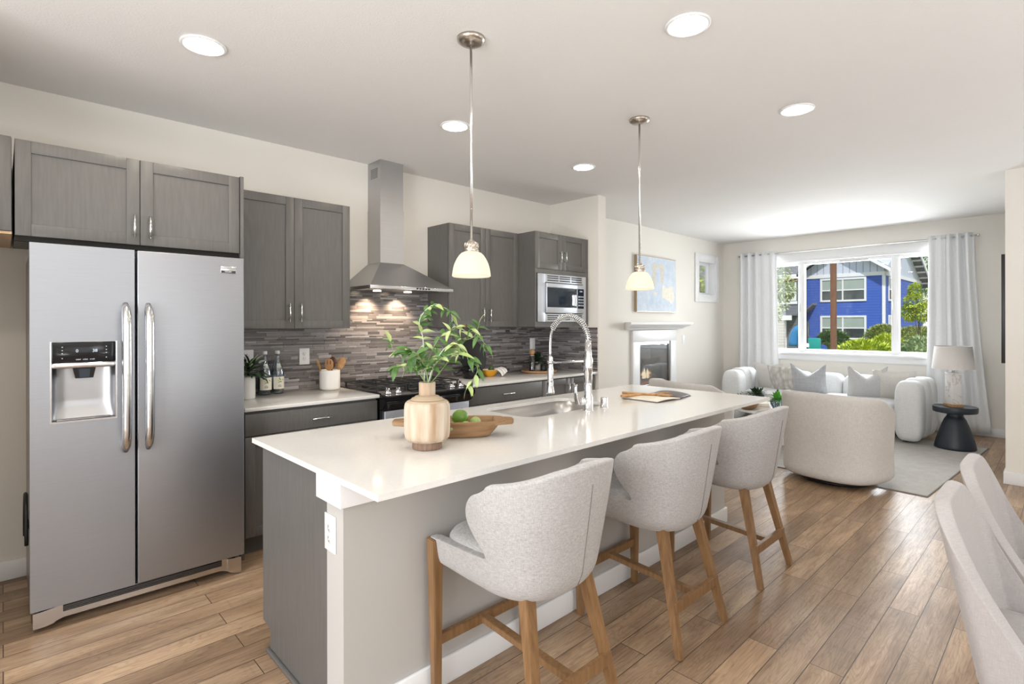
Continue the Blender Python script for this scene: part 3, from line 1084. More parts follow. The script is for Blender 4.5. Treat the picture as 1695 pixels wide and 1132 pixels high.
# curved back of the cavity
def cav(u, v):
    x = HO[0] + .004 + (HO[1] - HO[0] - .008) * u
    z = HO[2] + .004 + (1.225 - HO[2]) * v
    e = min(u, 1 - u)
    k = min(1, e / 0.28)
    return (x, FY + .012 + .046 * (1 - (1 - k) ** 2) ** 0.5 * (0.25 + 0.75 * min(1, (v + .05) / 0.3)), z)
dsp.grid(cav, 25, 12)
dispenser = dsp.build('dispenser', 'cavity_steel', T)
MB().box(HO[0] - .003, HO[1] + .003, FY - .004, FY - .0005, HO[2] - .004, HO[2] + .003).box(HO[0] - .003, HO[0] + .003, FY - .004, FY - .0005, HO[2] + .003, HO[3]).box(HO[1] - .003, HO[1] + .003, FY - .004, FY - .0005, HO[2] + .003, HO[3]).build('rim', 'stainless_trim', dispenser)
MB().box(HO[0] + .003, HO[1] - .003, FY - .004, FY + .058, 1.243, 1.340, 0.004).build('control_panel', 'black_gloss', dispenser)
MB().box(HO[0] + .004, HO[1] - .004, FY - .012, FY + .058, 1.217, 1.243, 0.006).build('light_bar', 'stainless_trim', dispenser)
MB().prism([(0.240, 1.217), (0.328, 1.217), (0.318, 1.166), (0.250, 1.166)], 'y', FY + .018, FY + .06).build('spout', 'black_gloss', dispenser)
MB().prism([(0.262, 1.21), (0.306, 1.21), (0.302, 1.17), (0.266, 1.17)], 'y', FY + .010, FY + .018).build('paddle', 'dark_glass', dispenser)
MB().box(HO[0] + .02, HO[1] - .02, FY + .002, FY + .05, HO[2] + .004, HO[2] + .012, 0.003).build('drip_tray', 'stainless_dark', dispenser)
text_mesh('display_digits', '0', 0.020, face_my(0.255, FY - .005, 1.297), 'display_glow', dispenser)
text_mesh('display_digits', '38', 0.020, face_my(0.322, FY - .005, 1.297), 'display_glow', dispenser)
for i, wd in enumerate(('water', 'cubes', 'crush')):
    text_mesh('button_label', wd, 0.0085, face_my(0.260 + .026 * i, FY - .005, 1.257), 'display_glow', dispenser)
for xq in (0.201, 0.366):
    b = MB()
    for z in (1.315, 1.299, 1.285, 1.262):
        b.box(xq - .002, xq + .002, FY - .0052, FY - .004, z, z + .003)
    b.build('indicator_dots', 'display_glow', dispenser)
bd = MB().box(0.874, 0.952, FY - .004, FY, 1.707, 1.745, 0.001).build('badge', 'stainless_trim', T)
MB().box(0.876, 0.950, FY - .0045, FY - .0038, 1.709, 1.7215).build('badge_band', 'black_plastic', bd)
text_mesh('badge_lettering', 'FRIGIDAIRE', 0.0125, face_my(0.913, FY - .0042, 1.733), 'stainless_dark', bd)
text_mesh('badge_lettering', 'GALLERY', 0.009, face_my(0.913, FY - .0048, 1.715), 'white_plastic', bd)
# kick grille with raised corner feet
b = MB()
zk = [(FX0 + .01, 0.045, 0.095), (0.14, 0.045, 0.098), (0.175, 0.052, 0.102), (0.205, 0.062, 0.104), (0.88, 0.062, 0.104), (0.915, 0.050, 0.100), (0.945, 0.032, 0.096), (0.985, 0.028, 0.095)]
for (xa, za, zt), (xb, zb2, zt2) in zip(zk[:-1], zk[1:]):
    ya = FY + .022 if (xa < .16 or xb > .93) else FY + .032
    b.prism([(xa, za - .02), (xb, zb2 - .02), (xb, zt2), (xa, zt)], 'y', ya, FY + .09)
b.build('kick_plate', 'stainless_trim', T)
b = MB().box(0.205, 0.885, FY + .026, FY + .034, 0.070, 0.100)
b.build('grille_opening', 'black_matte', T)
b = MB()
for z in (0.078, 0.086, 0.094):
    b.box(0.207, 0.883, FY + .021, FY + .028, z - .0012, z + .0012)
b.build('grille_bars', 'stainless_dark', T)
for x in (0.14, 0.94):
    MB().lathe([(0.022, 0), (0.022, 0.03)], (x, FY + .2, 0), 16).build('foot', 'black_matte', T)
    MB().lathe([(0.022, 0), (0.022, 0.03)], (x, 3.93, 0), 16).build('foot', 'black_matte', T)
b = MB().tube([(FX0 - .004, 3.72 + .13 * math.sin(a), 0.36 + .19 * math.cos(a)) for a in [i * PI / 12 - PI / 2 - .2 for i in range(15)]], 0.008, 8)
b.tube([(FX0 + .012, 3.62, 0.44), (FX0 - .004, 3.60, 0.40)], 0.008, 8)
b.build('water_line', 'black_matte', T)

# ================================================================== RANGE HOOD
HC = 2.376
T = thing('range_hood', 'stainless steel chimney range hood over the gas range', 'range hood', (HC, 3.85, 1.69))
def frustum(b, r0, r1):
    (x0, x1, y0, y1, z0), (a0, a1, c0, c1, z1) = r0, r1
    lo = [b.bm.verts.new(p) for p in ((x0, y0, z0), (x1, y0, z0), (x1, y1, z0), (x0, y1, z0))]
    hi = [b.bm.verts.new(p) for p in ((a0, c0, z1), (a1, c0, z1), (a1, c1, z1), (a0, c1, z1))]
    b.bm.faces.new(lo[::-1]); b.bm.faces.new(hi)
    for k in range(4):
        b.bm.faces.new([lo[k], lo[(k + 1) % 4], hi[(k + 1) % 4], hi[k]])
    return b
YH = 3.615
frustum(MB(), (HC - .387, HC + .387, YH, YW - .001, 1.714), (2.232, 2.454, 3.893, YW - .001, 1.925)).build('canopy', 'hood_steel', T)
lip = MB().box(HC - .388, HC + .388, YH - .002, YH + .02, 1.690, 1.715, 0.001).box(HC - .388, HC - .368, YH + .02, YW, 1.690, 1.715).box(HC + .368, HC + .388, YH + .02, YW, 1.690, 1.715).build('lip', 'stainless_trim', T)
b = MB()
for i in range(5):
    b.box(HC + .02 + i * .028, HC + .036 + i * .028, YH - .006, YH - .001, 1.697, 1.709, 0.001)
b.build('control_buttons', 'black_plastic', lip)
MB().box(HC - .368, HC + .368, YH + .02, YW - .002, 1.694, 1.702).build('filter_panel', 'stainless_dark', T)
MB().box(2.232, 2.454, 3.893, YW - .001, 1.925, 2.372).build('lower_chimney', 'hood_steel', T)
up = MB().box(2.235, 2.451, 3.896, YW - .001, 2.372, 2.769).build('upper_chimney', 'hood_steel', T)
b = MB()
for i in range(7):
    b.box(2.2335, 2.236, 3.94, 4.05, 2.63 + i * .012, 2.637 + i * .012)
b.build('side_vent', 'stainless_dark', up)
for x in (HC - .17, HC + .12):
    MB().lathe([(0.032, 0), (0.032, 0.006)], (x, 3.90, 1.688), 20).build('hood_lamp', 'bulb_glow', T)
    lamp('SPOT', 'hood_spot', (x, 3.985, 1.683), Vector((0, 0.30, -1)).to_track_quat('-Z', 'Y').to_euler(), 20, (1.0, 0.78, 0.54), spot_size=R(100), spot_blend=0.8, shadow_soft_size=0.02)

# ================================================================== GAS RANGE
RX0, RX1 = 1.968, 2.760
T = thing('gas_range', 'black and stainless slide-in gas range under the hood', 'range', ((RX0 + RX1) / 2, 3.75, 0))
MB().box(RX0, RX1, 3.44, YW - .02, 0.02, 0.905).build('oven_body', 'black_gloss', T)
MB().box(RX0 - .006, RX1 + .006, 3.46, YW - .012, 0.905, 0.922, 0.005).build('cooktop', 'black_gloss', T)
# sloped front control fascia with rounded corners
b = MB()
rx0, rx1 = RX0 - .012, RX1 + .016
b.prism([(3.428, 0.9152), (3.36, 0.905), (3.335, 0.893), (3.335, 0.862), (3.39, 0.80), (3.428, 0.80)], 'x', rx0, rx1, bev=0.006)
b.build('front_fascia', 'black_gloss', T)
ctl = MB()
nrm = Matrix.Translation((0, 0, 0))
ctl.prism([(3.495, 0.9265), (3.368, 0.9085), (3.362, 0.9075), (3.362, 0.9045), (3.495, 0.922)], 'x', RX0 + .01, RX1 - .01)
ctl = ctl.build('control_panel', 'stainless_trim', T)
MB().prism([(3.475, 0.926), (3.39, 0.9138), (3.39, 0.911), (3.475, 0.92)], 'x', 2.21, 2.52).build('touch_display', 'black_gloss', ctl)
for x in (2.02, 2.105, 2.60, 2.69):
    c = Vector((x, 3.425, 0.919))
    Mk = Matrix.Translation(c) @ Matrix.Rotation(R(8), 4, 'X')
    b = MB().lathe([(0.026, 0), (0.026, 0.008), (0.021, 0.012), (0.019, 0.022), (0, 0.024)], (0, 0, 0), 24, M=Mk)
    b.box(-.005, .005, -.024, .024, 0.012, 0.040, 0.003, M=Mk)
    b.build('burner_knob', 'chrome', T)
for x, y, r in ((2.12, 3.62, .045), (2.12, 3.92, .038), (2.364, 3.77, .05), (2.61, 3.62, .045), (2.61, 3.92, .035)):
    MB().lathe([(r, 0), (r, 0.010), (r * .8, 0.013), (r * .75, 0.022), (0, 0.024)], (x, y, 0.922), 24).build('burner', 'cast_iron', T)
for gx0, gx1 in ((1.985, 2.245), (2.250, 2.478), (2.483, 2.745)):
    b = MB()
    y0, y1, zt = 3.515, 4.03, 0.957
    w = .011
    for x in (gx0 + .006, gx1 - .006):
        b.bar((x, y0, zt), (x, y1, zt), (w, w), bev=.002)
    for y in (y0, y1, (y0 + y1) / 2):
        b.bar((gx0, y, zt), (gx1, y, zt), (w, w), bev=.002)
    xm = (gx0 + gx1) / 2
    b.bar((xm, y0, zt), (xm, y1, zt), (w, w), bev=.002)
    for y in (y0 + .13, y1 - .13):
        b.bar((gx0 + .02, y, zt + .002), (gx1 - .02, y, zt + .002), (w, w), bev=.002)
    for x in (gx0 + .01, gx1 - .01):
        for y in (y0 + .01, y1 - .01):
            b.bar((x, y, 0.921), (x, y, zt), (w, w))
    b.build('grate', 'cast_iron', T)
od = MB().box(RX0 + .012, RX1 - .004, 3.395, 3.44, 0.20, 0.795, 0.006).build('oven_door', 'stainless', T)
MB().box(RX0 + .12, RX1 - .12, 3.391, 3.396, 0.32, 0.63).build('oven_window', 'dark_glass', od)
b = MB().tube([(RX0 + .05, 3.345, 0.735), (RX1 - .05, 3.345, 0.735)], 0.013, 14)
for x in (RX0 + .08, RX1 - .08):
    b.tube([(x, 3.345, 0.735), (x, 3.40, 0.735)], 0.009, 10)
b.build('handle', 'satin_steel', od)
MB().box(RX0 + .012, RX1 - .004, 3.40, 3.44, 0.06, 0.19, 0.006).build('drawer', 'stainless', T)
for x in (RX0 + .06, RX1 - .06):
    MB().lathe([(.02, 0), (.02, .03)], (x, 3.5, 0), 12).build('foot', 'black_matte', T)

# ================================================================== MICROWAVE
T = thing('microwave', 'built-in stainless microwave with vented trim frame under two small doors', 'microwave', (4.07, 3.55, 1.44))
y = 3.522
MB().box(3.72, 4.44, YM + .004, YW - .025, 1.445, 1.905).build('oven_body', 'black_matte', T)
b = MB()
mx0, mx1, mz0, mz1 = 3.712, 4.440, 1.440, 1.908
ix0, ix1, iz0, iz1 = 3.812, 4.394, 1.519, 1.826
b.box(mx0, ix0, y, YM + .004, mz0, mz1, 0.002).box(ix1, mx1, y, YM + .004, mz0, mz1, 0.002).box(ix0, ix1, y, YM + .004, iz1, mz1, 0.002).box(ix0, ix1, y, YM + .004, mz0, iz0, 0.002)
tf = b.build('trim_frame', 'micro_steel', T)
for zz in (1.846, 1.868, 1.888, 1.463, 1.481, 1.501):
    for xx in (3.84, 4.02, 4.205):
        MB().box(xx, xx + .165, y - .001, y + .004, zz - .0055, zz + .0055).build('vent_slot', 'dark_slot', tf)
dm = MB().box(ix0 + .006, 4.278, y - .014, YM + .02, iz0 + .006, iz1 - .006, 0.004).build('door', 'micro_steel', T)
MB().box(ix0 + .014, 4.274, y - .0155, y - .012, 1.582, 1.775, 0.001).build('door_window', 'dark_glass', dm)
MB().box(ix0 + .006, 4.278, y - .020, y - .013, 1.777, iz1 - .008, 0.003).build('handle', 'micro_steel', dm)
cp = MB().box(4.281, ix1 - .004, y - .014, YM + .02, iz0 + .006, iz1 - .006, 0.004).build('control_panel', 'micro_steel', T)
MB().box(4.286, ix1 - .008, y - .0155, y - .012, 1.575, 1.778).build('keypad', 'dark_glass', cp)
b = MB()
for i in range(4):
    for j in range(3):
        b.box(4.298 + j * .03, 4.318 + j * .03, y - .0165, y - .015, 1.60 + i * .03, 1.615 + i * .03)
b.build('buttons', 'micro_steel', cp)
text_mesh('clock_digits', '12:45', 0.02, face_my(4.338, y - .0165, 1.752), 'display_glow', cp)

# ================================================================== ISLAND
XE = 0.840
XE2 = 3.745
T = thing('kitchen_island', 'long kitchen island with gray cabinet side and off-white half wall', 'island', (2.3, 2.1, 0))
b = MB()
b.prism([(1.842, 0.0), (2.405, 0.0), (2.405, 0.094), (2.492, 0.094 + .012), (2.492, 0.893), (1.842, 0.893)], 'x', XE, XE + .019)
b.build('end_panel', 'cabinet_stain', T)
MB().box(XE + .019, 3.70, 1.842, 2.470, 0.10, 0.66).box(XE + .019, 3.70, 1.842, 2.405, 0.0, 0.10).box(XE + .019, 3.70, 2.455, 2.470, 0.66, .893).box(XE + .019, 2.0, 1.842, 2.470, 0.66, .893).box(2.84, 3.70, 1.842, 2.470, 0.66, .893).build('cabinet_body', 'cabinet_stain', T)
for i in range(5):
    x0 = XE + .022 + i * .570
    MB().box(x0 + .003, x0 + .567, 2.470, 2.490, 0.106, 0.885, 0.0015).build('door', 'cabinet_stain', T)
MB().box(XE, XE2, 1.715, 1.842, 0, 0.893).box(3.70, XE2, 1.842, 2.47, 0, 0.893).build('half_wall', 'island_paint', T)
MB().box(0.818, XE2 + .018, 1.692, 1.715, 0.80, 0.8935, 0.002).box(0.818, XE, 1.715, 1.885, 0.80, 0.8935, 0.002).build('cap_trim', 'white_trim', T)
MB().box(XE, XE2 + .014, 1.701, 1.715, 0, 0.105, 0.003).box(XE2, XE2 + .014, 1.715, 2.47, 0, 0.105, 0.003).build('base_trim', 'white_trim', T)
MB().box(XE - .016, XE, 1.842, 2.42, 0, 0.016, 0.003).build('shoe_molding', 'cabinet_stain', T)


# worktop with sink cut-out
def rrect(x0, x1, y0, y1, r, n=8):
    pts = []
    for cx, cy, a0 in ((x1 - r, y1 - r, 0), (x0 + r, y1 - r, 90), (x0 + r, y0 + r, 180), (x1 - r, y0 + r, 270)):
        for i in range(n + 1):
            a = R(a0 + 90 * i / n)
            pts.append((cx + r * math.cos(a), cy + r * math.sin(a)))
    return pts


SX0, SX1, SY0, SY1 = 2.045, 2.795, 2.005, 2.425
def island_top():
    x0, x1, y0, y1, zt, zb = 0.805, 3.801, 1.4217, 2.527, 0.914, 0.8935
    t = bmesh.new()
    ring = rrect(SX0, SX1, SY0, SY1, 0.10, 8)
    n = len(ring)
    inn = [t.verts.new((p[0], p[1], zt)) for p in ring]
    out = []
    cx, cy = (SX0 + SX1) / 2, (SY0 + SY1) / 2
    corners = [(x1, y1), (x0, y1), (x0, y0), (x1, y0)]
    q = n // 4
    C = [t.verts.new((*c, zt)) for c in corners]
    for k in range(4):
        seg = inn[k * q:(k + 1) * q]
        for a, bq in zip(seg[:-1], seg[1:]):
            t.faces.new([C[k], bq, a])
        a, bq = seg[-1], inn[((k + 1) * q) % n]
        t.faces.new([C[k], C[(k + 1) % 4], bq, a])
    top_in, top_out = inn, C
    bi = [t.verts.new((v.co.x, v.co.y, zb)) for v in inn]
    bo = [t.verts.new((v.co.x, v.co.y, zb)) for v in C]
    for i in range(n):
        t.faces.new([inn[i], inn[(i + 1) % n], bi[(i + 1) % n], bi[i]])
    for i in range(4):
        t.faces.new([C[i], bo[i], bo[(i + 1) % 4], C[(i + 1) % 4]])
    # underside
    for k in range(4):
        seg = bi[k * q:(k + 1) * q]
        for a, bq in zip(seg[:-1], seg[1:]):
            t.faces.new([bo[k], a, bq])
        a, bq = seg[-1], bi[((k + 1) * q) % n]
        t.faces.new([bo[k], a, bq, bo[(k + 1) % 4]])
    bmesh.ops.recalc_face_normals(t, faces=t.faces[:])
    b = MB(); b._add(t)
    return b


tag(island_top().build('island_countertop', 'quartz'), 'long off-white stone countertop of the kitchen island with sink cut-out', 'countertop')
# sink bowl
b = MB()
prof = [(0.0, 0.8925, 0.012), (0.0, 0.8925, 0.0), (0.004, 0.80, -0.002), (0.012, 0.735, -0.012), (0.05, 0.712, -0.05)]
rings = []
for off, z, g in prof:
    rr = rrect(SX0 - g, SX1 + g, SY0 - g, SY1 + g, max(0.03, 0.10 + g), 8)
    rings.append([b.bm.verts.new((p[0], p[1], z)) for p in rr])
for a, c in zip(rings[:-1], rings[1:]):
    for i in range(len(a)):
        f = b.bm.faces.new([a[i], a[(i + 1) % len(a)], c[(i + 1) % len(a)], c[i]]); f.smooth = True
b.bm.faces.new(rings[-1])
T = thing('sink', 'undermount stainless steel sink in the island countertop', 'sink', (2.42, 2.21, 0.712))
b.build('bowl', 'sink_steel', T, mod=[('SOLIDIFY', dict(thickness=0.0015, offset=-1))])
MB().lathe([(0.055, 0), (0.055, 0.002), (0.04, 0.003), (0.036, -0.0), (0.0, 0.0)], (2.42, 2.24, 0.714), 24).build('drain', 'chrome', T)

# faucet
FXc, FYc = 2.465, 1.940
T = thing('kitchen_faucet', 'tall chrome spring faucet with pull-down spray standing behind the island sink', 'faucet', (FXc, FYc, 0.914))
MB().lathe([(0.030, 0), (0.030, 0.004), (0.0265, 0.006), (0.0265, 0.085), (0.0235, 0.092), (0.0235, 0.215), (0.0265, 0.225), (0.0265, 0.300), (0.020, 0.318), (0.0185, 0.405), (0.0, 0.406)], (FXc, FYc, 0.914), 28).build('body', 'chrome', T)
arc = []
AR = 0.148
for i in range(33):
    a = PI * i / 32
    arc.append((FXc, FYc + AR - AR * math.cos(a), 1.318 + (AR * 1.0) * math.sin(a)))
hose = arc + [(FXc, FYc + 2 * AR + .002, 1.30), (FXc, FYc + 2 * AR + .003, 1.24), (FXc, FYc + 2 * AR, 1.18)]
MB().tube(hose, 0.0085, 12).build('hose', 'stainless_trim', T)
coil = []
turns = 30
tot = 27
N = turns * 14
def arc_at(t):
    k = t * tot
    i = min(int(k), len(arc) - 2)
    return Vector(arc[i]).lerp(Vector(arc[i + 1]), k - i), (Vector(arc[i + 1]) - Vector(arc[i])).normalized()
for i in range(N + 1):
    t = i / N
    p, d = arc_at(t)
    side = Vector((1, 0, 0))
    nn = side.cross(d)
    a = 2 * PI * turns * t
    coil.append(p + (side * math.cos(a) + nn * math.sin(a)) * 0.0155)
MB().tube(coil, 0.0030, 6).build('spring', 'satin_steel', T)
SYp = FYc + 2 * AR
MB().lathe([(0.0, 0.0), (0.025, 0.0), (0.025, 0.012), (0.018, 0.055), (0.0185, 0.06), (0.0185, 0.155), (0.015, 0.165), (0.0145, 0.225), (0.010, 0.235), (0, 0.236)], (FXc, SYp, 0.985), 24).build('spray_head', 'chrome', T)
b = MB().tube([(FXc, FYc, 1.205), (FXc, SYp - .016, 1.135 + .045)], 0.0075, 10)
b.lathe([(0.021, 0), (0.021, 0.018)], (FXc, SYp, 1.172), 20)
b.build('docking_arm', 'satin_steel', T)
b = MB().tube([(FXc, FYc, 0.972), (FXc - .045, FYc + .02, 0.972)], 0.019, 16)
b.grid(lambda u, v: (FXc - .055 - .012 * math.sin(PI * v) * 1.0 - .02 * v, FYc + .03 + (u - .5) * .034 * (1 - .55 * v), 0.955 + .115 * v), 5, 10)
b.build('lever', 'chrome', T, mod=[('SOLIDIFY', dict(thickness=0.007, offset=0))])
T = tag(MB().lathe([(0.024, 0), (0.024, 0.003), (0.0205, 0.005), (0.0205, 0.058), (0.018, 0.062), (0, 0.062)], (2.625, 1.945, 0.914), 28).build('air_gap', 'chrome'), 'short chrome air gap cylinder beside the faucet base', 'air gap')


# ================================================================== OUTLETS
def outlet(label, cx, cz, y=None, x=None, w=0.078, h=0.125, duplex=True, name='wall_outlet', cat='outlet'):
    if y is not None:
        M = face_my(cx, y, cz)
    else:
        M = Matrix.Translation((x, cx, cz)) @ Matrix.Rotation(R(-90), 4, 'Z') @ Matrix.Rotation(R(90), 4, 'X')
    T = thing(name, label, cat, M.translation)
    MB().box(-w / 2, w / 2, -h / 2, h / 2, 0, 0.005, 0.002, M=M).build('cover_plate', 'white_plastic', T)
    if duplex:
        for s in (-1, 1):
            MB().lathe([(0.0165, 0), (0.0165, 0.002), (0, 0.002)], (0, s * .0195, 0.005), 20, M=M).build('receptacle', 'white_plastic', T)
            b = MB()
            b.box(-.008, -.006, s * .0195 + .000, s * .0195 + .009, 0.0071, 0.0076, M=M)
            b.box(.006, .008, s * .0195 + .000, s * .0195 + .009, 0.0071, 0.0076, M=M)
            b.box(-.002, .002, s * .0195 - .009, s * .0195 - .005, 0.0071, 0.0076, M=M)
            b.build('slots', 'dark_slot', T)
    else:
        MB().box(-.016, .016, -.033, .033, 0.005, 0.009, 0.001, M=M).build('rocker', 'white_plastic', T)
    return T


YO = YW - .0095
outlet('white duplex outlet on the tile behind the two glass bottles and the refrigerator edge', 1.275, 1.175, YO)
outlet('white duplex outlet on the tile above the white utensil crock', 1.686, 1.173, YO)
outlet('white blank outlet plate on the tile above the round wooden tray', 4.215, 1.20, YO, duplex=False)
outlet('white duplex outlet on the near end of the island half wall', 1.808, 0.684, x=XE - .0005, w=0.085, h=0.13)
outlet('white rocker switch on the wall just right of the fireplace', 7.55, 1.175, YW - .0005, duplex=False, name='light_switch', cat='switch')

# ================================================================== CEILING LIGHTS
DL = [(0.703, 2.888, 'round recessed ceiling light above the refrigerator'),
      (2.236, 1.190, 'round recessed ceiling light nearest the top edge, right of the near pendant'),
      (2.228, 2.891, 'round recessed ceiling light in front of the range hood, left of the near pendant rod'),
      (3.620, 1.188, 'round recessed ceiling light farthest to the right, above the far bar stool'),
      (3.615, 2.892, 'round recessed ceiling light between the two pendants, in front of the microwave')]
proto = None
for x, y, lab in DL:
    if proto is None:
        proto = T = thing('recessed_light', lab, 'ceiling light', (x, y, ZC), 0, 'recessed ceiling lights')
        MB().lathe([(0.092, -0.0), (0.101, -0.002), (0.101, -0.006), (0.092, -0.011), (0.080, -0.007), (0.078, -0.001)], (0, 0, 0), 40).build('trim_ring', 'white_trim', T, world=False)
        MB().lathe([(0.0, -0.005), (0.079, -0.005), (0.079, -0.001), (0.0, -0.001)], (0, 0, 0), 40).build('diffuser', 'downlight_glow', T, world=False)
    else:
        dup(proto, (x, y, ZC), 0, lab)

# pendants
T = thing('pendant_light', 'lit glass dome pendant lamp hanging over the near end of the island', 'pendant light', (1.602, 1.954, 0), 0, 'pendant lights over the island')
MB().lathe([(0.0, 2.738), (0.02, 2.738), (0.05, 2.745), (0.066, 2.757), (0.067, 2.7695), (0, 2.7695)], (0, 0, 0), 32).build('ceiling_canopy', 'brushed_nickel', T, world=False)
MB().tube([(0, 0, 2.745), (0, 0, 2.40), (0, 0, 1.81)], 0.0062, 10).build('rod', 'satin_steel', T, world=False)
b = MB().lathe([(0.0, 1.820), (0.012, 1.818), (0.026, 1.805), (0.030, 1.792), (0.028, 1.783), (0.032, 1.774), (0.035, 1.760), (0.0, 1.760)][::-1], (0, 0, 0), 28)
for k in range(10):
    a0 = 2 * PI * k / 10
    b.tube([(0.030 * math.cos(a0 + .35 * t), 0.030 * math.sin(a0 + .35 * t), 1.782 + .022 * t) for t in (0, .33, .66, 1)], [.004, .005, .005, .003], 6)
b.build('socket_cap', 'brushed_nickel', T, world=False)
prof = [(.0915 * r, 1.762 - .115 * d) for r, d in ((.36, 0), (.52, .055), (.64, .15), (.74, .27), (.82, .39), (.885, .51), (.935, .65), (.97, .80), (.99, .92), (1.0, 1.0))]
prof2 = prof + [(prof[-1][0] - .004, prof[-1][1])] + [(max(r - .004, .005), z - .003) for r, z in prof[::-1]]
MB().lathe(prof2, (0, 0, 0), 40, capped=False).build('glass_shade', 'shade_glow', T, world=False)
MB().sphere((0, 0, 1.712), 0.024).build('bulb', 'bulb_glow', T, world=False)
T2 = dup(T, (3.043, 1.964, 0), 0, 'lit glass dome pendant lamp hanging over the far end of the island', 'pendant lights over the island')

# ================================================================== BAR STOOLS
def interp(x, pts):
    if x <= pts[0][0]:
        return pts[0][1]
    for (a, va), (b2, vb) in zip(pts[:-1], pts[1:]):
        if x <= b2:
            t = (x - a) / (b2 - a)
            return va + (vb - va) * t
    return pts[-1][1]


def u_path(t, hw, yb, yf, n=2.6):
    """t in 0..1 from front-left round the back to front-right; returns x,y"""
    a = PI + PI * t            # pi..2pi
    ca, sa = math.cos(a), math.sin(a)
    yc = yb + hw * 0.95
    if True:
        x = hw * math.copysign(abs(ca) ** (2 / n), ca)
        y = yc + (yc - yb) * math.copysign(abs(sa) ** (2 / n), sa)
    return x, y


def u_shape(t, hw, yb, yf):
    # straight sides 0-.27 and .73-1, curved back between
    s = 0.27
    yc = yb + hw * 0.80
    if t < s:
        return -hw, yf + (yc - yf) * (t / s)
    if t > 1 - s:
        return hw, yf + (yc - yf) * ((1 - t) / s)
    return u_path((t - s) / (1 - 2 * s), hw, yb, yf)


def shell_mesh(outer, inner, nu, vs):
    """closed upholstered shell from an outer and an inner surface"""
    b = MB()
    O = [[b.bm.verts.new(outer(i / (nu - 1), v)) for v in vs] for i in range(nu)]
    I = [[b.bm.verts.new(inner(i / (nu - 1), v)) for v in vs] for i in range(nu)]
    n = len(vs)
    for i in range(nu - 1):
        for j in range(n - 1):
            b.bm.faces.new([O[i][j], O[i + 1][j], O[i + 1][j + 1], O[i][j + 1]])
            b.bm.faces.new([I[i][j], I[i][j + 1], I[i + 1][j + 1], I[i + 1][j]])
        b.bm.faces.new([O[i][n - 1], O[i + 1][n - 1], I[i + 1][n - 1], I[i][n - 1]])
        b.bm.faces.new([O[i][0], I[i][0], I[i + 1][0], O[i + 1][0]])
    for j in range(n - 1):
        b.bm.faces.new([O[0][j], O[0][j + 1], I[0][j + 1], I[0][j]])
        b.bm.faces.new([O[nu - 1][j], I[nu - 1][j], I[nu - 1][j + 1], O[nu - 1][j + 1]])
    for f in b.bm.faces:
        f.smooth = True
    return b


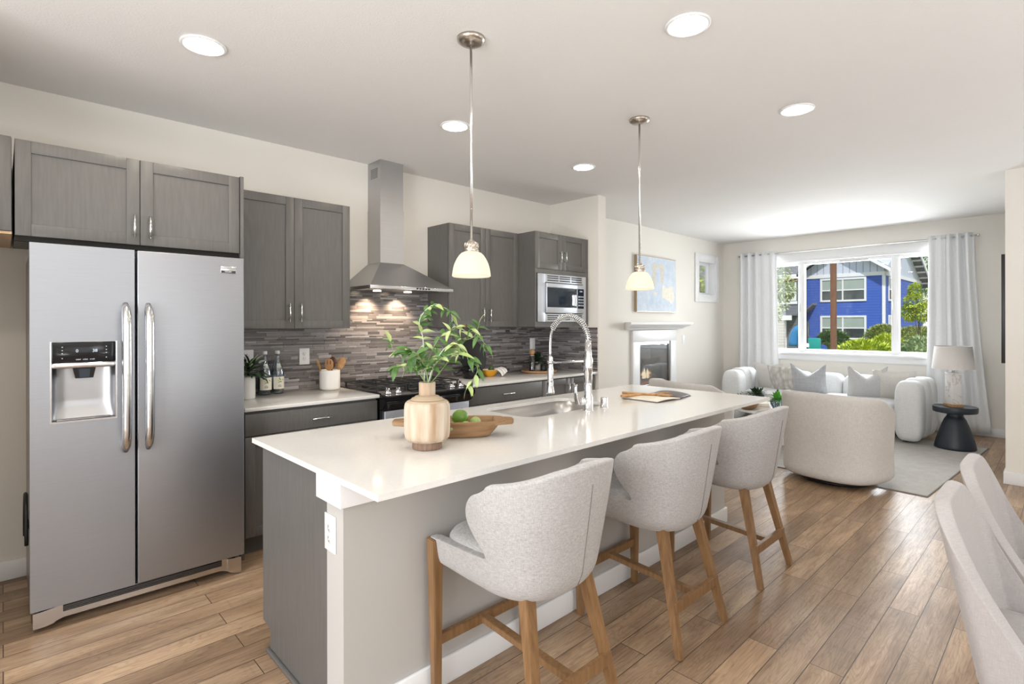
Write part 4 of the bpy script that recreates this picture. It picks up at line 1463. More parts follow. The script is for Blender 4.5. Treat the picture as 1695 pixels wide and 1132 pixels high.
def make_stool():
    T = thing('bar_stool', '', 'bar stool', (0, 0, 0), 0, 'linen bar stools along the island')
    # upholstered tub: the skirt runs to the front, the wings end half way
    VR = [0, .03, .08, .15, .22, .28, .305, .318, .328, .338, .36, .42, .50, .58, .66, .74, .82, .89, .94, .975, 1.0]
    YF = [.262, .265, .268, .272, .278, .282, .284, .16, .02, -.045, -.058, -.045, -.015, .010, .028, .036, .033, .024, .012, .0, -.016]

    def shell(u, v, t=0.0):
        e = min(u, 1 - u)
        ztop = interp(e, [(0.0, 0.848), (0.10, 0.855), (0.25, 0.876), (0.36, 0.917), (0.43, 0.945), (0.5, 0.956)])
        zbot = interp(e, [(0.0, 0.520), (0.15, 0.505), (0.5, 0.485)])
        z = zbot + (ztop - zbot) * v
        k = (z - 0.485) / (0.95 - 0.485)
        hw = 0.225 + 0.050 * min(1, max(0, k) * 1.5) ** 0.8
        yb = -0.225 - 0.080 * k
        if k < .14:
            q = (1 - max(0, k) / .14) ** 2
            hw -= 0.030 * q
            yb += 0.035 * q
        x, y = u_shape(u, hw - t, yb + t, interp(v, list(zip(VR, YF))))
        return (x, y, z)
    shell_mesh(shell, lambda u, v: shell(u, v, .042), 61, VR).build('back_shell', 'stool_linen', T, world=False, mod=[SUB1])
    # seat cushion
    b = MB()
    def seat(u, v):
        a = 2 * PI * u
        ca, sa = math.cos(a), math.sin(a)
        n = 4.0
        x = math.copysign(abs(ca) ** (2 / n), ca)
        y = math.copysign(abs(sa) ** (2 / n), sa)
        prof = [(0.0, 0.54), (0.86, 0.54), (0.96, 0.56), (1.0, 0.60), (0.99, 0.622), (0.94, 0.642), (0.7, 0.654), (0.0, 0.658)]
        k = v * (len(prof) - 1)
        i = min(int(k), len(prof) - 2)
        f = k - i
        r = prof[i][0] + (prof[i + 1][0] - prof[i][0]) * f
        z = prof[i][1] + (prof[i + 1][1] - prof[i][1]) * f
        return (x * r * 0.226, 0.035 + y * r * 0.235, z)
    b.grid(seat, 44, 15, closed_u=True)
    b.build('seat_cushion', 'stool_linen', T, world=False)
    MB().box(-.175, .175, -.14, .225, 0.50, 0.545, 0.02).build('seat_base', 'stool_linen', T, world=False)
    # dart in the back
    pts = []
    for j in range(9):
        v = 0.06 + 0.78 * j / 8
        x, y, z = shell(0.504 + .006 * (1 - j / 8), v)
        pts.append((x, y - .0005, z))
    MB().tube(pts, 0.0015, 5).build('seam', 'stitch', T, world=False)
    # legs
    for s in (-1, 1):
        MB().bar((s * .234, .255, 0.0), (s * .238, .258, 0.615), (0.030, 0.030), (0.044, 0.050), bev=.003).build('leg', 'oak_leg', T, world=False)
        MB().bar((s * .213, -.262, 0.0), (s * .150, -.145, 0.505), (0.030, 0.028), (0.048, 0.040), bev=.002).build('leg', 'oak_leg', T, world=False)
    zf, zr = .225, .195
    MB().bar((-.236, .256, zf), (.236, .256, zf), (.022, .040), bev=.002).build('front_rail', 'oak_leg', T, world=False)
    MB().bar((-.196, -.228, zr), (.196, -.228, zr), (.022, .046), bev=.002).build('rear_rail', 'oak_leg', T, world=False)
    MB().bar((0, .25, zf), (0, -.23, zr), (.036, .026), bev=.002).build('center_rail', 'oak_leg', T, world=False)
    return T


st = make_stool()
labs = ['oatmeal linen bar stool nearest the camera, at the near end of the island',
        'oatmeal linen bar stool in the middle of the three at the island',
        'oatmeal linen bar stool at the far end of the island, beside the living area']
for i, x in enumerate((1.42, 2.28, 3.137)):
    if i == 0:
        st.location = (x, 1.405, 0)
        st['label'] = labs[0]
    else:
        dup(st, (x, 1.405, 0), 0, labs[i])

# ================================================================== DINING CHAIRS
def make_dining():
    T = thing('dining_chair', '', 'dining chair', (0, 0, 0), 0, 'upholstered dining chairs')
    # local +y is the front; back leans to -y
    tab = [(-.31, .905), (-.285, .895), (-.237, .79), (-.178, .665), (-.128, .577), (-.093, .522), (-.05, .482), (.03, .458), (.16, .445)]

    def path(u, k, t):
        hw = 0.232 + 0.012 * k - t
        yb = -0.185 - 0.115 * k + t
        s, yf = 0.30, 0.16
        yc = yb + max(.03, 0.060 - t * .5)
        if u < s:
            return -hw, yf + (yc - yf) * (u / s)
        if u > 1 - s:
            return hw, yf + (yc - yf) * ((1 - u) / s)
        a = PI + PI * (u - s) / (1 - 2 * s)
        return hw * math.copysign(abs(math.cos(a)) ** 0.5, math.cos(a)), yc + (yc - yb) * math.copysign(abs(math.sin(a)) ** 0.7, math.sin(a))

    def shell(u, v, t=0.0):
        zb = 0.36
        zt = .7
        for _ in range(6):
            x, y = path(u, (zt - zb) / .56, 0.0)
            zt = .5 * zt + .5 * interp(y, tab)
        z = zb + (zt - zb) * v
        x, y = path(u, (z - zb) / .56, t)
        return (x, y, z)
    vs = [0, .02, .1, .25, .4, .55, .7, .85, .95, .985, 1.0]
    shell_mesh(shell, lambda u, v: shell(u, v, .040), 75, vs).build('back_shell', 'dining_fabric', T, world=False, mod=[SUB1])
    MB().box(-.20, .20, -.19, .25, 0.38, 0.485, 0.03, seg=4).build('seat_cushion', 'dining_fabric', T, world=False)
    for s in (-1, 1):
        MB().bar((s * .215, .21, 0), (s * .205, .19, .385), (.026, .026), (.042, .042), bev=.003).build('leg', 'oak_leg', T, world=False)
        MB().bar((s * .215, -.23, 0), (s * .195, -.17, .385), (.026, .026), (.042, .042), bev=.003).build('leg', 'oak_leg', T, world=False)
    return T


dc = make_dining()
dc.location = (2.20, 0.0, 0)
dc.rotation_euler = (0, 0, PI)
dc['label'] = 'beige upholstered dining chair nearest the camera at the lower right corner'
dup(dc, (2.75, 0.0, 0), PI, 'beige upholstered dining chair behind the nearest one at the right edge')

# ================================================================== FIREPLACE, ART, TV
T = thing('fireplace', 'gas fireplace with white surround in the living room wall', 'fireplace', (6.71, YW, 0.0))
b = MB()
b.box(6.132, 6.30, YW - .035, YW, 0.0, 1.167, 0.002).box(7.12, 7.278, YW - .035, YW, 0.0, 1.167, 0.002).box(6.132, 7.278, YW - .035, YW, 1.167, 1.325, 0.002).box(6.30, 7.12, YW - .035, YW, 0.0, 0.43, 0.002)
b.build('surround', 'white_trim', T)
b = MB()
b.box(6.30, 6.33, YW - .02, YW + .02, 0.43, 1.165).box(7.09, 7.12, YW - .02, YW + .02, 0.43, 1.165).box(6.33, 7.09, YW - .02, YW + .02, 1.125, 1.165).box(6.33, 7.09, YW - .02, YW + .02, 0.43, 0.56)
b.build('metal_frame', 'stainless_dark', T)
b = MB()
b.box(6.30, 7.12, YW + .30, YW + .31, 0.43, 1.165).box(6.30, 6.31, YW + .02, YW + .30, 0.43, 1.165).box(7.11, 7.12, YW + .02, YW + .30, 0.43, 1.165).box(6.30, 7.12, YW + .02, YW + .30, 0.43, 0.56).box(6.30, 7.12, YW + .02, YW + .30, 1.15, 1.165)
b.build('firebox', 'black_matte', T)
MB().box(6.33, 7.09, YW - .004, YW + .0, 0.56, 1.125).build('glass_front', 'fire_glass', T)
for x0, z, dx, r in ((6.42, .60, .52, .035), (6.50, .645, .42, .03), (6.55, .60, .45, .03)):
    MB().tube([(x0, YW + .14, z), (x0 + dx * .5, YW + .16 + r, z + .012), (x0 + dx, YW + .12, z + .02)], r, 10).build('log', 'bark_foot', T)
MB().box(6.40, 7.02, YW + .05, YW + .25, 0.56, 0.572).build('ember_bed', 'ember_glow', T)
rr = random.Random(5)
for i in range(9):
    x = 6.50 + i * .055
    h = 0.05 + 0.10 * math.sin(PI * (i + .5) / 9) * (0.7 + .5 * rr.random())
    b = MB().lathe([(0.0, 0), (0.022, .02), (0.026, h * .3), (0.014, h * .7), (0, h)], (x, YW + .14 + .03 * rr.random(), .615), 10)
    b.build('flame', 'flame_core' if i in (3, 4, 5) else 'flame_glow', T)
m_ = thing('mantel_shelf', 'white crown-profile mantel shelf above the fireplace', 'mantel', (6.68, YW, 1.33))
prof = [(0, 1.337), (-.05, 1.337), (-.06, 1.352), (-.075, 1.362), (-.11, 1.375), (-.14, 1.395), (-.15, 1.408), (-.165, 1.408), (-.17, 1.436), (0, 1.436)]
b = MB()
t = bmesh.new()
A = [t.verts.new((5.985 - (-p[0]) * .58 + .0, YW + p[0], p[1])) for p in prof]
B = [t.verts.new((7.40 + (-p[0]) * .85, YW + p[0], p[1])) for p in prof]
t.faces.new(A); t.faces.new(B[::-1])
for i in range(len(prof)):
    j = (i + 1) % len(prof)
    t.faces.new([A[i], B[i], B[j], A[j]])
bmesh.ops.recalc_face_normals(t, faces=t.faces[:])
b._add(t)
b.build('shelf', 'white_trim', m_)

T = thing('painting', 'abstract pale blue and cream canvas above the fireplace', 'painting', (6.73, YW, 1.97))
MB().box(6.216, 7.245, YW - .043, YW - .001, 1.580, 2.360).build('frame', 'art_frame', T)
MB().box(6.226, 7.237, YW - .046, YW - .043, 1.590, 2.350).build('canvas', 'painting_canvas', T)


def blob(pts, mat, name):
    b = MB()
    rr = random.Random(len(pts))
    out = []
    n = len(pts)
    for i in range(n):
        a, c = Vector(pts[i]), Vector(pts[(i + 1) % n])
        for k in range(6):
            p = a.lerp(c, k / 6)
            out.append((p.x + (rr.random() - .5) * .018, p.y + (rr.random() - .5) * .018))
    b.prism(out, 'y', YW - .0468, YW - .0461)
    b.build(name, mat, T)


blob([(6.60, 1.92), (6.68, 1.95), (6.70, 2.20), (6.80, 2.225), (6.84, 2.0), (6.90, 1.98), (6.90, 2.26), (6.62, 2.27)], 'paint_ochre', 'brush_stroke')
blob([(6.86, 1.80), (7.0, 1.76), (7.14, 1.70), (7.20, 1.80), (7.14, 1.97), (6.98, 1.93), (6.87, 1.98)], 'paint_cream', 'brush_stroke')
blob([(6.62, 1.83), (6.70, 1.82), (6.72, 1.86), (6.64, 1.87)], 'paint_cream', 'brush_stroke')

T = thing('television', 'thin black wall-mounted television seen edge-on behind the right wall corner', 'television', (7.6, 0.44, 1.55))
MB().box(7.0, 8.35, 0.433, 0.4635, 1.03, 2.085, 0.003).build('screen_panel', 'black_plastic', T)
MB().box(7.5, 7.85, 0.3985, 0.434, 1.4, 1.7).build('wall_bracket', 'black_matte', T)

# ================================================================== CURTAINS
XC = 8.832
ROD_Z = 2.520
T = thing('curtain_rod', 'slim steel curtain rod above the living room window', 'curtain rod', (XC, 2.3, ROD_Z))
MB().tube([(XC, 0.80, ROD_Z), (XC, 3.80, ROD_Z)], 0.0105, 12).build('rod', 'satin_steel', T)
for y in (0.795, 3.805):
    MB().lathe([(0.012, -.012), (0.018, -.008), (0.018, .008), (0.012, .012)], (0, 0, 0), 16, M=Matrix.Translation((XC, y, ROD_Z)) @ Matrix.Rotation(R(90), 4, 'X')).build('finial', 'satin_steel', T)
for y in (0.90, 3.70):
    MB().box(XC, XW - .0005, y - .008, y + .008, ROD_Z - .02, ROD_Z - .008).box(XW - .008, XW - .0005, y - .015, y + .015, ROD_Z - .05, ROD_Z + .02).build('bracket', 'satin_steel', T)


def curtain(label, y0, y1, yb0, yb1, seed, flat_from):
    T = thing('curtain', label, 'curtain', (XC, (y0 + y1) / 2, 0), 0, 'window curtains')
    r = random.Random(seed)
    nf = 5
    ph = r.random()
    amps = [0.6 + .6 * r.random() for _ in range(nf + 2)]
    def f(u, v):
        z = 0.045 + (2.562 - 0.045) * v
        k = (1 - v)
        yl = y0 + (yb0 - y0) * k ** 1.6
        yr = y1 + (yb1 - y1) * k ** 1.6
        y = yl + (yr - yl) * u
        ff = u * nf
        amp = 0.044 * amps[int(ff)] * (1 - .25 * k)
        if flat_from and ((flat_from > 0 and u > flat_from) or (flat_from < 0 and u < -flat_from)):
            amp *= 0.35
        x = XC - .012 + amp * math.sin(2 * PI * ff + ph + .4 * math.sin(3 * v)) - .03 * k * math.sin(PI * u)
        return (min(x, XW - .03), y, z)
    MB().grid(f, 90, 22).build('panel', 'curtain_cloth', T, mod=[('SOLIDIFY', dict(thickness=0.003))])
    for i in range(5):
        yy = y0 + (y1 - y0) * (i + .5) / 5
        n = 16
        MB().tube([(XC + .0, yy + .0, ROD_Z) + Vector(()) if False else (XC + .022 * math.cos(2 * PI * k / n), yy, ROD_Z + .022 * math.sin(2 * PI * k / n)) for k in range(n)], 0.004, 6, closed=True).build('grommet', 'satin_steel', T)
    return T


curtain('white gathered curtain at the left end of the window, behind the sofa', 3.20, 3.785, 3.15, 3.82, 2, -0.4)
curtain('white gathered curtain at the right end of the window, behind the table lamp', 0.835, 1.29, 0.67, 1.33, 4, 0.62)

# ================================================================== LIVING ROOM
# rug
pts = [(5.452, 0.808), (8.03, 0.64), (8.20, 3.30), (5.62, 3.47)]
T = thing('area_rug', 'large flat gray woven rug under the sofa and swivel chairs', 'rug', (6.8, 2.0, 0))
MB().prism(pts, 'z', 0.0005, 0.009).build('pile', 'rug_wool', T)
b = MB()
for i in range(4):
    p, q = pts[i], pts[(i + 1) % 4]
    b.bar((*p, .005), (*q, .005), (.008, .0085))
b.build('bound_edge', 'rug_edge', T)


# swivel chairs : local front +x
def make_swivel():
    T = thing('swivel_chair', '', 'armchair', (0, 0, 0), 0, 'upholstered swivel chairs')
    def shell(u, v):
        a = R(52 + 256 * u)
        e = min(u, 1 - u)
        zt = interp(e, [(0, 0.62), (0.06, 0.67), (0.2, 0.775), (0.38, 0.805), (0.5, 0.81)])
        zb = 0.055
        z = zb + (zt - zb) * v
        k = (z - zb) / .70
        r = 0.318 + 0.030 * k + 0.022 * math.exp(-((k - 0) / .16) ** 2) * 1.0
        if v < .04:
            r -= .012
        n = 2.8
        ca, sa = math.cos(a), math.sin(a)
        rr2 = r / (abs(ca) ** n + abs(sa) ** n) ** (1 / n)
        return (rr2 * ca * 1.0, rr2 * sa * 1.0, z)
    MB().grid(shell, 57, 14).build('barrel_back', 'swivel_fabric', T, world=False, mod=[('SOLIDIFY', dict(thickness=0.075, offset=1)), SUB1])
    b = MB()
    b.lathe([(0, .10), (.27, .10), (.285, .13), (.285, .40), (.265, .44), (.2, .455), (0, .46)], (0.01, 0, 0), 40)
    b.build('seat_cushion', 'swivel_fabric', T, world=False)
    MB().lathe([(0, 0.0), (.29, 0.0), (.305, .008), (.305, .022), (.27, .03), (0, .03)], (0, 0, 0), 40).build('swivel_base', 'black_matte', T, world=False)
    MB().lathe([(.06, 0.03), (.06, .10)], (0, 0, 0), 20).build('post', 'black_matte', T, world=False)
    return T


sw = make_swivel()
sw.location = (5.51, 1.475, 0.010)
sw.rotation_euler = (0, 0, R(-10))
sw['label'] = 'beige barrel swivel chair with its back to the kitchen, nearest the dining chairs'
dup(sw, (5.50, 2.89, 0.010), R(-20), 'beige barrel swivel chair mostly hidden behind the island countertop, only its top rim showing')


# sofa: faces -x
def superbox(b, c, h, n=4.0, M=None, nu=36, nv=20):
    """superellipsoid lump centre c half sizes h"""
    def f(u, v):
        a = 2 * PI * u
        e = -PI / 2 + PI * v
        def sp(w, p):
            return math.copysign(abs(w) ** p, w)
        p = 2 / n
        q = Vector((sp(math.cos(e), p) * sp(math.cos(a), p) * h[0], sp(math.cos(e), p) * sp(math.sin(a), p) * h[1], sp(math.sin(e), p) * h[2]))
        if M is not None:
            q = M @ q
        return q + Vector(c)
    b.grid(f, nu, nv, closed_u=True)
    return b


T = thing('sofa', 'white channel-tufted sofa with rounded arms under the window', 'sofa', (8.15, 2.36, 0))
MB().box(7.86, 8.50, 1.44, 3.30, 0.10, 0.34, 0.05, seg=4).build('seat_base', 'boucle_white', T)
superbox(MB(), (8.02, 1.92, .375), (.33, .46, .095), 5).build('seat_cushion', 'boucle_white', T)
superbox(MB(), (8.02, 2.83, .375), (.33, .46, .095), 5).build('seat_cushion', 'boucle_white', T)
for i in range(5):
    yy = 1.56 + i * .405
    superbox(MB(), (8.46, yy, .40), (.165, .206, .320), 4.4).build('back_channel', 'boucle_white', T)
for ya, s in ((1.312, 1), (3.41, -1)):
    for k, (xx, dz) in enumerate(((7.76, 0.0), (8.02, .015), (8.28, .01))):
        superbox(MB(), (xx, ya - s * .02 * k, .385 + dz * .5), (.160, .140, .355 + dz * .5), 4.0).build('arm_channel', 'boucle_white', T)
for x, y in ((7.80, 1.36), (7.80, 3.36), (8.45, 1.36), (8.45, 3.36)):
    MB().lathe([(.03, 0), (.03, .09)], (x, y, 0.0096), 16).build('foot', 'black_matte', T)


def pillow(label, mat, c, rot, w, h, th, chop=0.0):
    """upright pillow: local x width, z height, y thickness (front -y)"""
    b = MB()
    n = 17
    M = Matrix.Translation(c) @ Euler(rot).to_matrix().to_4x4()
    def side(s):
        def f(u, v):
            a, e = 2 * u - 1, 2 * v - 1
            pin = 1 - .07 * (1 - e * e) if True else 1
            pin2 = 1 - .07 * (1 - a * a)
            x = a * w / 2 * pin
            z = e * h / 2 * pin2
            if e > 0:
                z -= chop * e * max(0, 1 - abs(a) * 1.05) ** 1.0
            t = ((1 - abs(a) ** 2.5) * (1 - abs(e) ** 2.5)) ** .55 * th / 2
            return M @ Vector((x, s * t, z))
        return f
    b.grid(side(-1), n, n)
    b.grid(side(1), n, n)
    bmesh.ops.remove_doubles(b.bm, verts=b.bm.verts[:], dist=1e-4)
    bmesh.ops.recalc_face_normals(b.bm, faces=b.bm.faces[:])
    o = b.build('throw_pillow', mat)
    o.data.set_sharp_from_angle(angle=R(55))
    return tag(o, label, 'pillow', 'throw pillows on the sofa')


YAW = R(-90)
pillow('plain cream throw pillow in the left corner of the sofa', 'cream_pillow', (8.20, 3.06, .625), (R(14), 0, YAW - .25), .47, .44, .15, 0.02)
pillow('cream throw pillow with a raised woven leaf pattern near the left arm', 'woven_pillow', (8.10, 2.84, .615), (R(16), 0, YAW - .1), .43, .40, .15)
pillow('gray-blue velvet throw pillow with chopped V top, left of the sofa middle', 'gray_velvet', (8.06, 2.50, .64), (R(14), 0, YAW + .05), .45, .46, .17, 0.15)
pillow('light gray throw pillow with chopped V top, right of the sofa middle', 'pale_gray_pillow', (8.08, 1.82, .64), (R(14), 0, YAW + .35), .44, .48, .17, 0.15)
pillow('beige linen throw pillow leaning in the right corner of the sofa', 'cream_pillow', (8.17, 1.55, .615), (R(16), 0, YAW + .3), .46, .44, .15, 0.01)

# side table and lamp
SX, SY = 7.765, 0.90
T = thing('side_table', 'round black pedestal side table beside the right sofa arm', 'side table', (SX, SY, 0))
MB().lathe([(r_ * .88, z_) for r_, z_ in [(0, 0.0), (.205, 0.0), (.215, .008), (.212, .03), (.195, .10), (.165, .19), (.135, .27), (.112, .325), (.095, .35), (.085, .365), (.083, .385), (.088, .398), (.0, .40)]], (SX, SY, 0.009), 48).build('pedestal', 'table_black', T)
MB().lathe([(r_ * .78, z_) for r_, z_ in [(0, .40), (.20, .40), (.252, .408), (.258, .418), (.26, .466), (.255, .472), (.247, .468), (0, .466)]], (SX, SY, 0.009), 56).build('table_top', 'table_black', T)
T = thing('table_lamp', 'table lamp with white drum shade and marble block base on the side table', 'lamp', (SX - .01, SY + .015, 0.475))
LX, LY, LZ = SX - .01, SY + .015, 0.477
ang = Matrix.Translation((LX, LY, 0)) @ Matrix.Rotation(R(40), 4, 'Z')
MB().box(-.078, .078, -.055, .055, LZ, LZ + .032, 0.002, M=ang).build('plinth', 'tray_wood', T)
MB().box(-.064, .064, -.045, .045, LZ + .032, LZ + .385, 0.002, M=ang).build('marble_block', 'marble', T)
MB().lathe([(.014, LZ + .385), (.014, LZ + .43), (.006, LZ + .435), (.006, LZ + .66)], (LX, LY, 0), 16).build('stem', 'satin_steel', T)
MB().lathe([(.193, LZ + .425), (.167, LZ + .682), (.165, LZ + .682), (.191, LZ + .425)], (LX, LY, 0), 48, capped=False).build('shade', 'shade_cloth', T)
b = MB().tube([(LX, LY, LZ + .66), (LX + .165, LY, LZ + .66)], .002, 6).tube([(LX, LY, LZ + .66), (LX - .08, LY + .14, LZ + .66)], .002, 6).tube([(LX, LY, LZ + .66), (LX - .08, LY - .14, LZ + .66)], .002, 6)
b.build('spider', 'satin_steel', T)
b = MB().tube([(LX + .05, LY + .04, LZ + .012), (LX + .12, LY + .13, LZ + .012), (LX + .17, LY + .185, LZ + .012), (LX + .19, LY + .20, LZ - .05), (8.02, 1.09, .22), (8.15, 1.08, .03), (8.6, 1.06, .012)], .0035, 6)
b.build('cord', 'white_plastic', T)

# coffee table
CX, CY = 6.75, 2.42
T = thing('coffee_table', 'low round white coffee table mostly hidden behind the far bar stool', 'coffee table', (CX, CY, 0))
MB().lathe([(0, .37), (.48, .37), (.50, .378), (.50, .395), (.49, .403), (0, .403)], (CX, CY, 0), 56).build('table_top', 'white_trim', T)
MB().lathe([(0, .009), (.27, .009), (.27, .02), (.20, .37), (0, .37)], (CX, CY, 0), 40).build('pedestal', 'white_trim', T)
CZ = .4035


def tuft(parent, c, n, L, W, mat, seed, spread=1.0, name='foliage', zmin=0.1, curl=0.4, lift=0.0):
    b = MB()
    r = random.Random(seed)
    for i in range(n):
        a = r.random() * 2 * PI
        e = zmin + (1.5 - zmin) * r.random()
        d = Vector((math.cos(a) * math.cos(e) * spread, math.sin(a) * math.cos(e) * spread, math.sin(e)))
        p = Vector(c) + Vector((d.x, d.y, d.z)) * L * (0.1 + lift * r.random())
        k = .6 + .5 * r.random()
        b.leaf(p, d, (0.2, 0.1, 1) if abs(d.z) < .9 else (1, 0, 0), L * k, W * k, curl)
    return b.build(name, mat, parent)


T = thing('succulent_bowl', 'bright green succulent in a ribbed blue glass bowl on the coffee table', 'plant', (6.62, 2.39, CZ))
MB().lathe([(.035, 0), (.05, .01), (.075, .06), (.08, .115), (.077, .115), (.07, .06), (.045, .014), (0, .012)], (6.62, 2.39, CZ), 26).build('bowl', 'bowl_glass', T)
b = MB()
for k in range(14):
    a = 2 * PI * k / 14
    b.tube([(6.62 + .05 * math.cos(a), 2.39 + .05 * math.sin(a), CZ + .012), (6.62 + .0755 * math.cos(a), 2.39 + .0755 * math.sin(a), CZ + .06), (6.62 + .0805 * math.cos(a), 2.39 + .0805 * math.sin(a), CZ + .11)], .003, 5)
b.build('rib', 'dark_slot', T)
tuft(T, (6.62, 2.39, CZ + .10), 60, .11, .045, 'leaf_bright', 11, 1.1)
T = thing('potted_plant', 'dark leafy plant in a low white pot at the back of the coffee table', 'plant', (6.87, 2.70, CZ))
MB().lathe([(0, 0), (.06, 0), (.07, .02), (.072, .10), (.066, .10), (.064, .09), (0, .09)], (6.87, 2.70, CZ), 26).build('pot', 'ceramic_white', T)
tuft(T, (6.87, 2.73, CZ + .10), 330, .06, .022, 'leaf_dark', 12, 1.9, zmin=-.2, lift=1.1)
b = MB().lathe([(0, 0), (.028, 0), (.028, .17), (.012, .175), (.012, .20), (0, .20)], (6.93, 2.50, CZ), 20)
tag(b.build('candle_holder', 'black_matte'), 'slim black candle holder beside the low white pot on the coffee table', 'candle holder')
T = thing('book', 'pale thick book lying on top of another on the coffee table', 'book', (6.59, 2.56, CZ + .035), R(20), 'coffee table books')
MB().box(-.11, .11, -.08, .08, 0.0005, .003).box(-.11, .11, -.08, .08, .029, .032).box(-.11, -.106, -.08, .08, .003, .029).build('cover', 'paper', T, world=False)
MB().box(-.106, .106, -.077, .077, .003, .029).build('pages', 'page_edge', T, world=False)
dup(T, (6.59, 2.56, CZ), R(26), 'pale book at the bottom of the pair on the coffee table', 'coffee table books')
T = thing('wooden_bowl', 'brown wooden bowl on the near edge of the coffee table', 'bowl', (6.37, 2.64, CZ))
MB().lathe([(0, 0), (.05, 0), (.10, .03), (.125, .075), (.118, .075), (.09, .035), (0, .015)], (6.37, 2.64, CZ), 32).build('bowl', 'dough_wood', T)
tuft(T, (6.37, 2.64, CZ + .05), 26, .07, .03, 'leaf_dark', 15, 1.2)
T = thing('flower_pot', 'dark pot of small white flowers at the front of the coffee table', 'plant', (6.60, 2.80, CZ))
MB().lathe([(0, 0), (.05, 0), (.06, .09), (.055, .09), (0, .08)], (6.60, 2.80, CZ), 24).build('pot', 'black_matte', T)
tuft(T, (6.60, 2.80, CZ + .07), 60, .09, .025, 'leaf_dark', 17, 1.3)
tuft(T, (6.60, 2.80, CZ + .10), 24, .08, .02, 'petal_white', 18, 1.3, name='petals')

# ================================================================== ISLAND OBJECTS
VX, VY, VZ = 1.259, 1.823, 0.9145
T = thing('wooden_vase', 'whitewashed wooden bottle vase with green branches on the near end of the island', 'vase', (VX, VY, VZ))
MB().lathe([(0.0, 0), (.059, 0), (.061, .004), (.060, .026), (.058, .032), (0.0, .032)], (VX, VY, VZ), 48).build('foot', 'bark_foot', T)
MB().lathe([(.0, .028), (.060, .028), (.080, .034), (.0895, .046), (.0925, .062), (.0935, .10), (.0935, .150), (.0925, .172), (.0895, .184), (.084, .191)], (VX, VY, VZ), 56, capped=False).build('body', 'paulownia', T)
MB().lathe([(.084, .191), (.078, .195), (.070, .199), (.066, .2005), (.062, .205), (.053, .208), (.049, .2125), (.040, .2155), (.034, .217)], (VX, VY, VZ), 56, capped=False).build('shoulder', 'paulownia_ring', T)
MB().lathe([(.034, .208), (.0335, .230), (.034, .268), (.0325, .270), (.029, .270), (.028, .21), (0, .21)], (VX, VY, VZ), 40).build('neck', 'paulownia', T)

# branches: in the plane facing the camera (c = camera-right axis, d = depth axis)
cr = Vector((math.sin(R(46.3164)), -math.cos(R(46.3164)), 0))
cd = Vector((math.cos(R(46.3164)), math.sin(R(46.3164)), 0))
NK = Vector((VX, VY, VZ + .262))
def bp_(dx, dz, dd=0.0):
    """offsets in metres from vase axis"""
    return Vector((VX, VY, 0)) + cr * dx + cd * dd + Vector((0, 0, dz))
stems = [
    # each: list of (dx, z, depth)
    [(-.01, 1.18, 0), (-.012, 1.26, .01), (-.02, 1.36, .02), (-.035, 1.44, .03), (0.02, 1.50, .03), (.09, 1.475, .03), (.10, 1.43, .03)],
    [(.0, 1.18, .01), (.005, 1.27, 0), (.05, 1.36, -.02), (.11, 1.40, -.03), (.17, 1.41, -.03), (.245, 1.335, -.03)],
    [(.01, 1.18, 0), (.04, 1.26, -.04), (.10, 1.30, -.06), (.17, 1.29, -.05), (.21, 1.24, -.05), (.175, 1.175, -.05)],
    [(-.005, 1.18, -.01), (-.03, 1.27, -.04), (-.07, 1.32, -.03), (-.13, 1.30, 0.0), (-.155, 1.35, .02)],
    [(.004, 1.18, -.01), (.0, 1.235, -.03), (-.02, 1.285, -.05), (-.045, 1.31, -.06), (-.06, 1.285, -.065)],
    [(.006, 1.18, -.01), (.03, 1.25, -.03), (.075, 1.32, -.05), (.12, 1.345, -.06), (.15, 1.32, -.06)],
    [(-.008, 1.18, .01), (-.06, 1.24, .04), (-.12, 1.245, .05), (-.14, 1.24, .05)],
    [(.015, 1.18, .01), (.07, 1.25, .05), (.13, 1.34, .06), (.19, 1.37, .05), (.21, 1.42, .05)],
]
rb = random.Random(21)
green, lime = MB(), MB()
buds = MB()
for si, s_ in enumerate(stems):
    P_ = [bp_(*q) for q in s_]
    # smooth by catmull-rom
    pts = []
    for i in range(len(P_) - 1):
        p0, p1, p2, p3 = P_[max(i - 1, 0)], P_[i], P_[i + 1], P_[min(i + 2, len(P_) - 1)]
        for k in range(6):
            t = k / 6
            pts.append(0.5 * ((2 * p1) + (p2 - p0) * t + (2 * p0 - 5 * p1 + 4 * p2 - p3) * t * t + (3 * p1 - p0 - 3 * p2 + p3) * t ** 3))
    pts.append(P_[-1])
    n = len(pts)
    MB().tube(pts, [.0026 - .0014 * i / n for i in range(n)], 6).build('stem', 'stem_pale' if si in (0, 5) else 'stem_green', T)
    i = 5
    side = 1
    while i < n:
        p = pts[i]
        d = (pts[min(i + 1, n - 1)] - pts[i - 1]).normalized()
        for sgn in ((side, -side, side) if i < n * .6 else (side, -side)):
            az = rb.random() * 2 * PI
            lat = (cr * math.cos(az) + cd * math.sin(az) * .7 + Vector((0, 0, rb.uniform(-.4, .6)))).normalized()
            dd = (d * .7 + lat * 1.0 + Vector((0, 0, -.15))).normalized()
            L = rb.uniform(.034, .060)
            tgt = lime if rb.random() < .34 else green
            nrm_ = (Vector((0, 0, 1)) + lat * .4 - cd * .6).normalized()
            tgt.leaf(p, dd, nrm_, L, L * rb.uniform(.34, .46), rb.uniform(.15, .8), seg=5)
        i += rb.choice((1, 2, 2, 3))
        side = -side
    tgt = lime if si % 2 else green
    tgt.leaf(pts[-1], (pts[-1] - pts[-3]), (0, 0, 1), .06, .022, .3, seg=5)
    if si in (0, 1, 3, 5):
        buds.sphere(pts[int(n * .75)], .007, 8, 6, scale=(1, 1, 1.4))
green.build('leaves', 'leaf_green', T)
lime.build('pale_leaves', 'leaf_lime', T)
